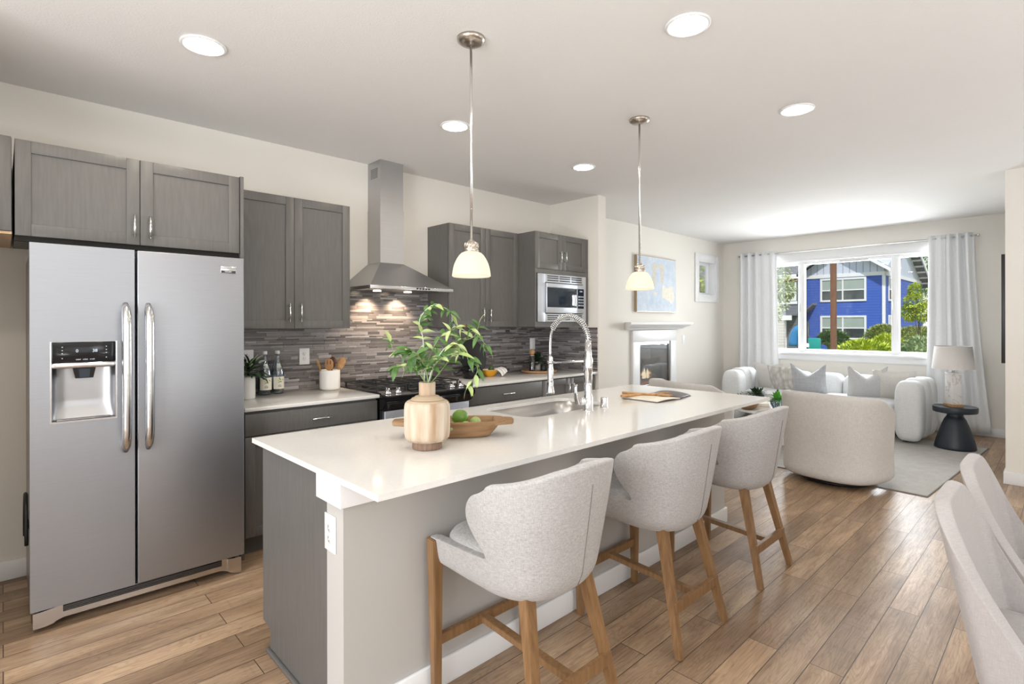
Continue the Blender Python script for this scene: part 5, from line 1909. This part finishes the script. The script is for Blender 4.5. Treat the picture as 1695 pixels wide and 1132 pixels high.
buds.build('buds', 'bud_brown', T)

# dough bowl: long axis direction roughly camera-right, shifted behind the vase
DB = Vector((1.480, 1.935, 0.9145))
dax = math.atan2(1.80 - 2.12, 1.69 - 1.29)
T = thing('dough_bowl', 'long carved wooden dough bowl holding limes behind the wooden vase', 'bowl', DB, dax)
def trough(L, W, H, n_long=3.2):
    rows = [(0.0, .000, .0), (.62, .0, 0), (.70, .004, 0), (.80, .030, 0), (.90, .058, 0), (.985, .0685, 0), (1.0, .0735, 0), (.975, .076, 0), (.93, .074, 0), (.86, .060, 0), (.76, .030, 0), (.62, .014, 0), (0.0, .010, 0)]
    b = MB()
    def f(u, v):
        a = 2 * PI * u
        k = v * (len(rows) - 1)
        i = min(int(k), len(rows) - 2)
        g = k - i
        r = rows[i][0] + (rows[i + 1][0] - rows[i][0]) * g
        z = rows[i][1] + (rows[i + 1][1] - rows[i][1]) * g
        ca, sa = math.cos(a), math.sin(a)
        p = 2 / 3.4
        x = math.copysign(abs(ca) ** p, ca) * L * r
        y = math.copysign(abs(sa) ** p, sa) * W * r
        # raised ends
        if r > .5:
            z += .001 * abs(x / L) ** 3 * min(1, z / .05)
        return (x, y, z * H / .0735)
    b.grid(f, 56, 37, closed_u=True)
    return b
tr = trough(.235, .088, .074)
for s in (-1, 1):
    tr.prism([(s * .18, -.066), (s * .235, -.046), (s * .270, -.032), (s * .274, 0), (s * .270, .032), (s * .235, .046), (s * .18, .066)], 'z', .054, .0755, bev=.004)
tr.build('trough', 'dough_wood', T, world=False)
labs = [('large dark green lime on top of the heap in the dough bowl', 'lime_skin', (.03, -.005, .085), .034),
        ('pale green lime at the right of the heap in the dough bowl', 'lime_pale', (.098, -.012, .062), .025),
        ('pale lime lying low in front of the large dark one', 'lime_pale', (.055, -.048, .050), .024),
        ('lime half hidden by the vase at the left of the bowl', 'lime_skin', (-.055, -.02, .054), .027),
        ('pale lime between the vase and the large dark lime', 'lime_pale', (-.008, -.052, .050), .023)]
Mw = wm(T)
for lab, mt, c, r in labs:
    p = Mw @ Vector(c)
    L_ = thing('lime', lab, 'lime', p, rb.random() * 3, 'limes in the dough bowl')
    MB().sphere((0, 0, 0), r, 20, 14, scale=(1.12, 1, 1)).build('fruit', mt, L_, world=False)
    MB().lathe([(.004, 0), (.003, .004), (0, .005)], (0, 0, 0), 8, M=Matrix.Translation((r * 1.10, 0, 0)) @ Matrix.Rotation(R(90), 4, 'Y')).build('stem_end', 'stem_green', L_, world=False)

# open book with wooden servers
T = thing('open_book', 'open hardcover cookbook lying on the far end of the island', 'book', (3.28, 2.02, 0.9145))
bk = [(3.026, 2.086), (3.022, 1.822), (3.27, 1.80), (3.30, 2.06)]
bk2 = [(3.27, 1.80), (3.47, 1.835), (3.52, 2.10), (3.30, 2.06)]
MB().prism([(3.020, 2.092), (3.016, 1.816), (3.27, 1.794), (3.476, 1.829), (3.526, 2.106), (3.30, 2.066)], 'z', 0.9145, 0.918).build('cover', 'photo_page', T)
def page(q, z0, z1, hump):
    b = MB()
    def f(u, v):
        a = Vector(q[0]).lerp(Vector(q[3]), u) if False else None
        l0, l1 = Vector(q[0]), Vector(q[1])
        r0, r1 = Vector(q[3]), Vector(q[2])
        p = l1.lerp(l0, v).lerp(r1.lerp(r0, v), u)
        return (p.x, p.y, z0 + (z1 - z0) * 1.0 + hump(u))
    b.grid(f, 16, 4)
    return b
page(bk, .918, .926, lambda u: .008 * math.sin(PI * min(1, u * 1.0)) ** .8 - .002 * u).build('left_pages', 'paper', T, mod=[('SOLIDIFY', dict(thickness=.008, offset=-1))])
page(bk2, .918, .924, lambda u: .012 * math.sin(PI * min(1, u)) ** .7).build('right_pages', 'photo_page', T, mod=[('SOLIDIFY', dict(thickness=.006, offset=-1))])


def server(label, p0, p1, bowl_at, fork, mat='spoon_wood', z=.945):
    T = thing('wooden_server', label, 'utensil', (*p0, z), 0, 'wooden servers on the open book')
    a, c = Vector((*p0, z)), Vector((*p1, z - .006))
    MB().tube([a, a.lerp(c, .5), c], [.010, .0085, .007], 10).build('handle', mat, T)
    d = (c - a).normalized()
    M = Matrix.Translation(c + d * .045) @ d.to_track_quat('X', 'Z').to_matrix().to_4x4()
    b = MB()
    if fork:
        superbox(b, (0, 0, 0), (.042, .03, .006), 2.3, nu=24, nv=10)
        for k in range(4):
            b.bar((.03, -.024 + .016 * k, 0), (.082, -.03 + .02 * k, .006), (.009, .006), bev=.0015)
        b.bm.transform(M)
        b.build('tines', mat, T)
    else:
        def f(u, v):
            r = v
            aa = 2 * PI * u
            return M @ Vector((.055 * r * math.cos(aa), .034 * r * math.sin(aa), -.010 * (1 - r * r) + .004))
        b.grid(f, 28, 8, closed_u=True)
        b.build('spoon_bowl', mat, T, mod=[('SOLIDIFY', dict(thickness=.004, offset=0))])
    return T


server('wooden serving spoon lying across the open book, handle toward the sink', (3.08, 2.13), (3.20, 1.93), None, False)
server('wooden serving fork beside the spoon on the open book', (2.97, 2.06), (3.27, 1.99), None, True, 'spoon_wood', .940)

# ================================================================== WALL COUNTER OBJECTS
CT = 0.9145


def bottle(loc):
    T = thing('glass_bottle', '', 'bottle', loc, 0, 'clear glass water bottles')
    MB().lathe([(0, 0), (.040, 0), (.045, .006), (.045, .150), (.043, .175), (.034, .22), (.020, .262), (.0145, .285), (.0135, .312), (.0150, .314), (.0150, .322), (.011, .322), (.011, .285), (.030, .22), (.041, .17), (.042, .010), (0, .006)], (0, 0, 0), 28, capped=False).build('glass', 'bottle_glass', T, world=False)
    MB().lathe([(0, .008), (.040, .010), (.040, .155), (.038, .176), (0, .176)], (0, 0, 0), 24).build('water_fill', 'water', T, world=False)
    MB().lathe([(.0165, .312), (.0165, .336), (.014, .338), (0, .338)][::1], (0, 0, 0), 20).build('cap', 'white_plastic', T, world=False)
    b = MB()
    b.grid(lambda u, v: (.0458 * math.cos(R(-150 + 165 * u)), .0458 * math.sin(R(-150 + 165 * u)), .040 + .095 * v), 24, 3)
    lb = b.build('label', 'label_paper', T, world=False)
    b = MB()
    rr = random.Random(4)
    for i in range(9):
        a = R(-92 + rr.uniform(-22, 22))
        b.leaf((.0462 * math.cos(a), .0462 * math.sin(a), .105 + rr.uniform(-.012, .016)), (-math.sin(a) * rr.uniform(-1, 1), math.cos(a) * rr.uniform(-1, 1), rr.uniform(-1, 1)), (math.cos(a), math.sin(a), 0), .016, .007, 0)
    b.build('label_sprig', 'label_green', lb, world=False)
    b = MB()
    for i, (h, w) in enumerate(((.062, 34), (.070, 22), (.056, 28))):
        b.grid(lambda u, v, h=h, w=w: (.0462 * math.cos(R(-95 - w / 2 + w * u)), .0462 * math.sin(R(-95 - w / 2 + w * u)), h + .003 * v), 8, 2)
    b.build('label_lines', 'label_ink', lb, world=False)
    b = MB().grid(lambda u, v: ((.036 - .012 * v) * math.cos(R(-125 + 60 * u)), (.036 - .012 * v) * math.sin(R(-125 + 60 * u)), .205 + .034 * v), 10, 4)
    b.build('neck_label', 'label_paper', T, world=False)
    return T


bt = bottle((1.362, 4.00, CT))
bt.scale = (1, 1, .93)
bt['label'] = 'clear glass bottle of water with a cream label, nearer the refrigerator'
b2 = dup(bt, (1.456, 4.015, CT), R(6), 'clear glass bottle of water with a cream label, nearer the utensil crock')

T = thing('flower_vase', 'white vase of dark leaves and white blossoms at the refrigerator edge', 'vase', (1.205, 3.88, CT))
MB().lathe([(0, 0), (.048, 0), (.052, .006), (.052, .13), (.050, .15), (.045, .15), (.045, .02), (0, .02)], (1.205, 3.88, CT), 32).build('vase_body', 'ceramic_white', T)
tuft(T, (1.21, 3.87, CT + .17), 80, .085, .034, 'leaf_dark', 31, 1.3, zmin=-.35, lift=1.0)
tuft(T, (1.21, 3.88, CT + .18), 12, .07, .032, 'petal_white', 32, 1.3, zmin=-.1, lift=1.3, name='petals')
MB().tube([(1.2, 3.9, CT + .1), (1.21, 3.89, CT + .22), (1.27, 3.86, CT + .30)], .003, 6).build('stem', 'stem_green', T)

KX, KY = 1.842, 3.985
T = thing('utensil_crock', 'white ceramic crock holding wooden utensils left of the range', 'crock', (KX, KY, CT))
MB().lathe([(0, 0), (.068, 0), (.076, .008), (.077, .02), (.077, .148), (.075, .151), (.071, .148), (.071, .02), (0, .014)], (KX, KY, CT), 40).build('crock_body', 'ceramic_white', T)


def utensil(label, tip, mat, w, h, tw=0.0, slot=False):
    base = Vector((KX + (tip[0] - KX) * .25, KY + .01, CT + .03))
    tp = Vector((tip[0], tip[1], tip[2]))
    T = thing('wooden_utensil', label, 'utensil', base, 0, 'utensils in the crock')
    d = (tp - base).normalized()
    end = tp - d * h
    MB().tube([base, end], [.006, .0065], 8).build('handle', mat, T)
    xa = (Vector((.69, -.72, 0)) - d * d.dot(Vector((.69, -.72, 0)))).normalized()
    xa = (xa * math.cos(tw) + d.cross(xa) * math.sin(tw))
    M = Matrix.Translation(tp - d * h * .5) @ Matrix((xa, d.cross(xa), d)).transposed().to_4x4()
    b = MB()
    superbox(b, (0, 0, 0), (w, .006, h * .56), 2.4, nu=28, nv=14)
    b.bm.transform(M)
    hd = b.build('head', mat, T)
    if slot:
        for sx in (-.35, .35):
            MB().box(w * sx - .0025, w * sx + .0025, -.0075, .0075, h * .05, h * .42, M=M).build('slot', 'dark_slot', hd)
    return T


utensil('narrow wooden spatula leaning left in the white crock', (1.735, 3.975, CT + .235), 'spoon_wood', .010, .075)
utensil('round wooden spoon with notches in the white crock', (1.822, 3.95, CT + .235), 'spoon_wood', .034, .085, slot=True)
utensil('dark wooden spork at the back of the white crock', (1.880, 4.01, CT + .245), 'dark_spoon_wood', .030, .080, slot=True)
utensil('wide wooden paddle leaning right in the white crock', (1.945, 3.965, CT + .238), 'spoon_wood', .032, .085)

# leaning black pan + lid
T = thing('frying_pan', 'black skillet leaning on the tile behind the range, handle down left', 'pan', (3.25, 4.02, CT))
Mp = Matrix.Translation((3.27, 4.005, CT + .185)) @ Matrix.Rotation(R(74), 4, 'X') @ Matrix.Rotation(R(0), 4, 'Z')
MB().lathe([(0, 0), (.135, 0), (.165, .03), (.168, .034), (.163, .034), (.133, .006), (0, .006)], (0, 0, 0), 40, M=Mp).build('pan_body', 'black_matte', T)
b = MB().tube([Mp @ Vector(q) for q in ((-.12, -.10, .03), (-.20, -.135, .045), (-.262, -.155, .05))], [.013, .012, .016], 10)
b.build('handle', 'black_plastic', T)
T = thing('dutch_oven', 'squat black pot in front of the leaning skillet, mostly behind the branches', 'pot', (3.15, 3.84, CT))
MB().lathe([(0, 0), (.075, 0), (.085, .01), (.088, .09), (.086, .10), (.06, .115), (.02, .122), (.018, .135), (0, .137)], (3.15, 3.84, CT), 32).build('pot_body', 'black_gloss', T)
for s in (-1, 1):
    MB().box(3.15 + s * .083, 3.15 + s * .115, 3.815, 3.865, CT + .068, CT + .080, .004).build('handle', 'black_gloss', T)

T = thing('yellow_bowl', 'small glossy yellow bowl with cream rim on the right worktop', 'bowl', (3.385, 3.86, CT))
MB().lathe([(0, 0), (.036, 0), (.040, .004), (.066, .03), (.080, .062), (.0815, .066)], (3.385, 3.86, CT), 36, capped=False).build('outer_bowl', 'yellow_enamel', T)
MB().lathe([(.0815, .066), (.079, .068), (.076, .064), (.06, .03), (.034, .008), (0, .006)], (3.385, 3.86, CT), 36, capped=False).build('inner_glaze', 'cream_enamel', T)
av = thing('avocado', 'dark green avocado resting in the yellow bowl', 'avocado', (3.42, 3.875, CT + .068))
MB().lathe([(0, -.03), (.016, -.027), (.027, -.010), (.028, .006), (.020, .026), (.010, .036), (0, .038)], (0, 0, 0), 24, M=Matrix.Rotation(R(20), 4, 'X')).build('fruit', 'avocado_skin', av, world=False)
MB().sphere((0, -.013, .037), .004, 8, 6).build('stem_end', 'bud_brown', av, world=False)
T = thing('dish_towel', 'white dish towel with thin dark stripes draped over the yellow bowl side', 'towel', (3.50, 3.85, CT))
def tow(u, v):
    TL, TR, BL, BR = (.045, .076, -.01), (.110, .090, .03), (.125, .003, -.05), (.175, .047, -.005)
    q = [(TL[k] * (1 - u) + TR[k] * u) * (1 - v) + (BL[k] * (1 - u) + BR[k] * u) * v for k in range(3)]
    bul = math.sin(PI * v) * .014
    return Vector((3.385, 3.86, CT + .002)) + cr * (q[0] + bul) + cd * (q[2] - bul * .5 + .006 * math.sin(7 * u)) + Vector((0, 0, q[1] + bul * .6))
MB().grid(tow, 20, 12).build('cloth', 'ceramic_white', T, mod=[('SOLIDIFY', dict(thickness=.004, offset=1)), SUB1])
b = MB()
for vv in (.28, .34, .68):
    b.grid(lambda u, v, vv=vv: Vector(tow(vv + .022 * v, u)) - cd * .0035 + Vector((0, 0, .003)), 20, 2)
b.build('stripe', 'black_matte', T)

TX, TY = 4.08, 3.86
T = thing('round_tray', 'round wooden tray with jars in the far corner of the worktop', 'tray', (TX, TY, CT))
MB().lathe([(0, 0), (.175, 0), (.188, .006), (.190, .018), (.186, .022), (.178, .018), (0, .014)], (TX, TY, CT), 48).build('board', 'tray_wood', T)
TZ = CT + .0145
T = thing('pepper_mill', 'glass and black mill with a round wooden ball top on the tray', 'mill', (3.975, 3.86, TZ))
MB().lathe([(0, 0), (.029, 0), (.029, .095), (0, .095)], (3.975, 3.86, TZ), 24).build('peppercorns', 'black_matte', T)
MB().lathe([(.0305, 0), (.0305, .158), (.028, .160), (.028, .0)], (3.975, 3.86, TZ), 24, capped=False).build('glass_jar', 'bottle_glass', T)
MB().lathe([(0, .158), (.031, .158), (.031, .166), (.012, .170), (0, .17)], (3.975, 3.86, TZ), 24).build('collar', 'satin_steel', T)
MB().sphere((3.975, 3.86, TZ + .198), .031, 20, 14).build('ball_top', 'tray_wood', T)
T = thing('potted_herb', 'small bushy herb in a white pot on the round tray', 'plant', (4.10, 3.91, TZ))
MB().lathe([(0, 0), (.038, 0), (.045, .09), (.041, .09), (0, .08)], (4.10, 3.91, TZ), 24).build('pot', 'ceramic_white', T)
tuft(T, (4.10, 3.91, TZ + .085), 330, .055, .015, 'leaf_dark', 41, 1.35, zmin=-.2, lift=1.15)
for lab, x, y, h in (('squat black jar on the tray in front of the herb pot', 4.085, 3.80, .068), ('squat black jar at the right side of the tray', 4.165, 3.83, .075)):
    T = thing('spice_jar', lab, 'jar', (x, y, TZ), 0, 'black jars on the tray')
    MB().lathe([(0, 0), (.031, 0), (.033, .004), (.033, h - .014), (.031, h - .012), (0, h - .012)], (x, y, TZ), 24).build('jar_body', 'black_matte', T)
    MB().lathe([(0, h - .012), (.034, h - .012), (.034, h), (.032, h + .002), (0, h + .002)], (x, y, TZ), 24).build('lid', 'black_plastic', T)

# ================================================================== OUTDOORS
b = MB().box(XW + .16, 120, -60, 60, -.75, -.55)
struct(b.build('ground', 'lawn'))
b = MB().box(XW + .16, 11.6, -3, 9, -.55, -.12)  # unseen pale porch slab, added to bounce sunlight up to the ceiling
struct(b.build('path', 'paving'))
tag(MB().box(11.45, 11.54, 3.085, 3.175, -.12, 3.4, .006).build('porch_post', 'cedar_post'), 'brown wooden porch post standing outside the middle window pane', 'post')


def house_window(T, face, a0, a1, z0, z1, p, cols, rows):
    """face 'x' : on plane x=p facing -x, a is y; face 'y': plane y=p facing -y, a is x"""
    def bx(b, c0, c1, u0, u1, d0, d1):
        if face == 'x':
            b.box(p - d1, p - d0, c0, c1, u0, u1)
        else:
            b.box(c0, c1, p - d1, p - d0, u0, u1)
        return b
    f = MB()
    m = .13
    bx(f, a0 - m, a0, z0 - m, z1 + m, 0, .06); bx(f, a1, a1 + m, z0 - m, z1 + m, 0, .06)
    bx(f, a0, a1, z1, z1 + m, 0, .06); bx(f, a0, a1, z0 - m, z0, 0, .06)
    for c in range(1, cols):
        q = a0 + (a1 - a0) * c / cols
        bx(f, q - .045, q + .045, z0, z1, 0, .05)
    zm = z0 + (z1 - z0) * .48
    if rows > 1:
        bx(f, a0, a1, zm - .04, zm + .04, 0, .045)
    fr = f.build('window', 'house_white', T)
    bx(MB(), a0, a1, z0, zm, -.02, .015).build('lower_pane', 'house_glass', fr)
    bx(MB(), a0, a1, zm, z1, -.02, .015).build('upper_pane', 'house_blind', fr)


HX, HY0, HY1, HZ = 44.0, 8.87, 14.05, 4.85
T = thing('house', 'blue clapboard house with pale gray gable seen through the window', 'house', (HX, 11.4, -.55))
MB().box(HX, HX + 14, HY0, HY1, -.55, HZ).build('clapboard_wall', 'blue_siding', T)
ya = 11.44
MB().prism([(HY0, HZ), (HY1, HZ), (HY1, HZ + .35), (ya, HZ + 2.15), (HY0, HZ + .35)], 'x', HX - .001, HX + 8).build('gable_wall', 'pale_batten', T)
# side gable facing -y
MB().prism([(HX, HZ), (HX + 13.2, HZ), (HX + 6, 7.9), (HX + 1.2, 5.5), (HX, 5.2)], 'y', HY0 - .001, HY0 + 4).build('side_gable', 'pale_batten', T)
b = MB()
b.box(HX - .05, HX, HY0 - .05, HY1, HZ - .12, HZ + .14).box(HX, HX + 13.2, HY0 - .05, HY0, HZ - .12, HZ + .14)
b.box(HX - .055, HX + .0, HY0 - .055, HY0 + .12, -.55, HZ - .125).box(HX + .0, HX + .14, HY0 - .05, HY0, -.55, HZ)
b.build('band_trim', 'house_white', T)
def slab(b, p0, p1, q0, q1, th):
    vs = [Vector(p) for p in (p0, p1, q1, q0)]
    lo = [b.bm.verts.new(v) for v in vs]
    hi = [b.bm.verts.new(v + Vector((0, 0, th))) for v in vs]
    b.bm.faces.new(lo); b.bm.faces.new(hi[::-1])
    for k in range(4):
        b.bm.faces.new([lo[k], hi[k], hi[(k + 1) % 4], lo[(k + 1) % 4]])
    return b
sl = 0.66
e = .5
for s, yy in ((1, HY0 - e), (-1, HY1 + e)):
    za = HZ + .35 + 2.15 - .35 + .12
    zb_ = HZ + .12 + .35 - e * sl
    slab(MB(), (HX - .6, ya, za), (HX + (1.1 if s > 0 else 8), ya, za), (HX - .6, yy, zb_), (HX + (1.1 if s > 0 else 8), yy, zb_), .12).build('roof', 'roof_shingle', T, recalc=True)
    slab(MB(), (HX - .66, ya, za - .10), (HX - .58, ya, za - .10), (HX - .66, yy, zb_ - .10), (HX - .58, yy, zb_ - .10), .26).build('rake_board', 'house_white', T, recalc=True)
# side gable roof (ridge along y)
slab(MB(), (HX + 6, HY0 - .6, 8.02), (HX + 6, HY0 + 5, 8.02), (HX + 14.2, HY0 - .6, 4.45), (HX + 14.2, HY0 + 5, 4.45), .14).build('roof', 'roof_shingle', T, recalc=True)
slab(MB(), (HX + 6, HY0 - .68, 7.9), (HX + 6, HY0 - .6, 7.9), (HX + 14.2, HY0 - .68, 4.34), (HX + 14.2, HY0 - .6, 4.34), .28).build('rake_board', 'house_white', T, recalc=True)
slab(MB(), (HX + 6, HY0 - .6, 8.02), (HX + 6, HY0 + 5, 8.02), (HX + 2.4, HY0 - .6, 6.4), (HX + 2.4, HY0 + 5, 6.4), .14).build('roof', 'roof_shingle', T, recalc=True)
for k in range(7):
    xq = HX + 7.5 + k * .95
    zq = 8.02 - (xq - HX - 6) * (8.02 - 4.45) / 8.2
    MB().box(xq - .06, xq + .06, HY0 - .58, HY0, zq - .16, zq - .02).build('outlooker', 'house_white', T)
house_window(T, 'x', 10.05, 12.72, 3.10, 4.55, HX, 2, 2)
house_window(T, 'x', 10.05, 12.72, 0.35, 1.82, HX, 2, 2)
house_window(T, 'y', 45.3, 47.2, 3.10, 4.55, HY0, 2, 2)
house_window(T, 'y', 45.3, 47.2, 0.55, 1.85, HY0, 4, 1)
b = MB()
slab(b, (HX - .9, 13.1, 2.75), (HX, 13.1, 2.75), (HX - .9, 14.3, 1.7), (HX, 14.3, 1.7), .14)
b.build('porch_roof', 'roof_shingle', T, recalc=True)

T = thing('house', 'slate gray house with shingle roof behind the left window pane', 'house', (42, 17.2, -.55))
MB().box(41, 42.6, 13.45, 23, -.55, 4.6).build('wall', 'slate_siding', T)
slab(MB(), (40.2, 13.25, 4.72), (40.2, 23.5, 4.72), (42.7, 13.25, 6.5), (42.7, 23.5, 6.5), .12).build('roof', 'roof_shingle', T, recalc=True)
MB().box(40.93, 41, 13.45, 23, 4.40, 4.6).build('brick_frieze', 'brick_brown', T)
MB().box(40.10, 40.2, 13.25, 23.5, 4.66, 4.84).build('gutter', 'house_white', T)
house_window(T, 'x', 13.65, 15.6, 3.15, 4.22, 41, 2, 2)
MB().box(40.94, 41.0, 13.45, 19, 2.78, 2.98).build('band_trim', 'house_white', T)
MB().box(39.7, 41.0, 13.4, 19, 1.95, 2.05).build('porch_roof', 'roof_shingle', T)
MB().box(39.6, 39.75, 13.4, 19, 1.62, 1.95).build('porch_beam', 'house_white', T)
house_window(T, 'x', 14.3, 15.6, -.3, 1.4, 41, 2, 2)
MB().box(39.65, 40.0, 13.9, 14.3, -.55, 1.62).build('porch_column', 'beige_siding', T)

T = thing('house', 'small beige gabled house at the far right behind the round tree', 'house', (62, 6.7, -.55))
MB().box(62, 70, 3, 8.6, -.55, 3.6).build('wall', 'beige_siding', T)
MB().prism([(3, 3.6), (8.6, 3.6), (5.9, 6.1)], 'x', 62, 70).build('gable_wall', 'brick_brown', T)
slab(MB(), (61.5, 5.9, 6.1), (70, 5.9, 6.1), (61.5, 9.2, 3.1), (70, 9.2, 3.1), .25).build('roof', 'roof_shingle', T, recalc=True)
slab(MB(), (61.5, 5.9, 6.1), (70, 5.9, 6.1), (61.5, 2.6, 3.1), (70, 2.6, 3.1), .25).build('roof', 'roof_shingle', T, recalc=True)
house_window(T, 'x', 6.0, 7.2, .6, 1.9, 62, 2, 2)


def crown(b, c, r, n, L, seed, mi=0, flat=1.0):
    rr = random.Random(seed)
    for i in range(n):
        while True:
            q = Vector((rr.uniform(-1, 1), rr.uniform(-1, 1), rr.uniform(-1, 1)))
            if .35 < q.length < 1:
                break
        p = Vector(c) + Vector((q.x * r[0], q.y * r[1], q.z * r[2]))
        d = (q.normalized() + Vector((rr.uniform(-.7, .7), rr.uniform(-.7, .7), rr.uniform(-.6, .5)))).normalized()
        b.leaf(p, d, (rr.uniform(-.5, .5), rr.uniform(-.5, .5), 1), L * rr.uniform(.6, 1.2), L * .55, .2, mi, seg=2)
    return b


def tree(label, base, h, lobes, mat, n, L, seed, tr=.08):
    T = thing('tree', label, 'tree', base)
    x, y, z = base
    top = z + h
    b = MB().tube([(x, y, z), (x + .05, y + .04, z + h * .5), (x, y, top)], [tr, tr * .8, tr * .4], 8)
    for lx, ly, lz, r in lobes:
        b.tube([(x, y, z + h * .55), (x + lx * .6, y + ly * .6, z + lz)], [tr * .5, tr * .2], 6)
    b.build('trunk', 'trunk', T)
    b = MB()
    for i, (lx, ly, lz, r) in enumerate(lobes):
        crown(b, (x + lx, y + ly, z + lz), r, n, L, seed + i)
    b.build('foliage', mat, T)
    return T


tree('round yellow-green tree standing outside the right window pane', (24.6, 3.87, -.55), 2.2, [(0, 0.12, 2.70, (.40, .36, .40)), (0, .30, 2.35, (.32, .26, .30)), (0, -.10, 2.35, (.34, .30, .34)), (.1, .15, 3.15, (.24, .19, .30))], 'tree_yellow', 800, .10, 51, .03)
tree('tall mid green tree far behind the blue house gable', (75, 11.9, -.55), 8, [(0, 0, 8.6, (2, 1.7, 2.3)), (0, -1.5, 6.6, (2, 1.4, 1.8)), (0, -2.4, 4.6, (2, 1.3, 1.5))], 'tree_mid', 900, .42, 61, .2)
tree('pale variegated tree beside the left curtain outside the window', (17.0, 6.3, -.55), 2.6, [(0, -.1, 3.45, (.40, .42, .40)), (0, -.32, 3.0, (.36, .36, .36)), (0, -.12, 2.6, (.33, .33, .33)), (0, .02, 2.2, (.25, .28, .2))], 'tree_variegated', 420, .11, 71, .025)
tree('yellow-green tree outside the small high window', (15.2, 7.7, -.55), 3.4, [(0, 0, 3.3, (.8, .8, .75)), (-.4, -.3, 2.7, (.6, .6, .6)), (.5, .2, 2.7, (.6, .6, .6))], 'tree_yellow', 420, .14, 81, .05)


def shrub(label, c, r, mat, n, L, seed):
    T = thing('shrub', label, 'shrub', (c[0], c[1], -.55))
    b = MB()
    rr = random.Random(seed)
    for i in range(n):
        a = rr.random() * 2 * PI
        zz = rr.uniform(-.35, 1)
        q = Vector((math.cos(a) * math.sqrt(1 - zz * zz), math.sin(a) * math.sqrt(1 - zz * zz), zz))
        k = rr.uniform(.78, .98) * (1 + .07 * math.sin(5 * a + seed) * (1 - zz))
        p = Vector(c) + Vector((q.x * r[0] * k, q.y * r[1] * k, q.z * r[2] * k))
        d = q + Vector((rr.uniform(-.5, .5), rr.uniform(-.5, .5), rr.uniform(0, .9)))
        b.leaf(p, d, (rr.uniform(-.6, .6), rr.uniform(-.6, .6), 1), L * rr.uniform(.6, 1.2), L * .34, .35, seg=2)
    b.build('foliage', mat, T)
    st_ = MB().sphere(c, 1, 18, 12, scale=tuple(q * .80 for q in r))
    st_.lathe([(.35 * r[0], -.56), (.6 * r[0], c[2])], (c[0], c[1], 0), 14)
    st_.build('inner_growth', mat, T)
    return T


shrub('bright yellow-green grassy shrub at the bottom of the middle window pane', (16.2, 3.70, .36), (.7, .74, .60), 'shrub_yellow', 3600, .13, 91)
shrub('yellow-green shrub behind the grassy one, lower right of the middle pane', (19.5, 3.85, .62), (.5, .40, .44), 'shrub_yellow', 1600, .12, 92)
shrub('clipped olive green hedge mound in front of the blue house corner', (32, 6.50, .70), (.8, .74, .62), 'shrub_olive', 2600, .14, 93)
shrub('loose mixed green shrub at the bottom of the right window pane', (15.5, 2.42, .55), (.6, .50, .52), 'shrub_mixed', 1800, .11, 94)
shrub('olive green shrub under the round tree', (27, 4.40, .72), (.8, .85, .52), 'shrub_olive', 2200, .14, 95)
shrub('dark green bush below the lower window of the blue house', (40, 10.95, .25), (.7, .85, .55), 'shrub_green', 1500, .28, 96)

T = thing('playground_slide', 'blue tube slide of the playground left of the blue house', 'slide', (29, 10.2, -.55))
b = MB().tube([(29, 9.42 + .30 * math.cos(a), .25 + .85 * math.sin(a)) for a in [R(0 + 12 * i) for i in range(16)]], .22, 14)
b.build('tube', 'slide_blue', T)
MB().box(28.95, 29.05, 9.3, 9.4, -.55, .9).build('post', 'play_post', T)
tag(MB().tube([(27.5, 8.56, -.55), (27.5, 8.56, 1.46)], .06, 12).build('playground_post', 'play_post'), 'black playground post in front of the blue house', 'post')
T = thing('playground_box', 'teal playground box standing right of the black post', 'playground', (27.05, 8.15, -.55))
MB().box(26.95, 27.15, 7.90, 8.40, .10, .72, .03).build('panel', 'play_teal', T)
for yy in (7.95, 8.30):
    MB().box(27.0, 27.1, yy, yy + .06, -.55, .10).build('leg', 'play_post', T)
b = MB().box(22, 22.3, 5.5, 12, -.55, -.05)
struct(b.build('curb', 'paving'))
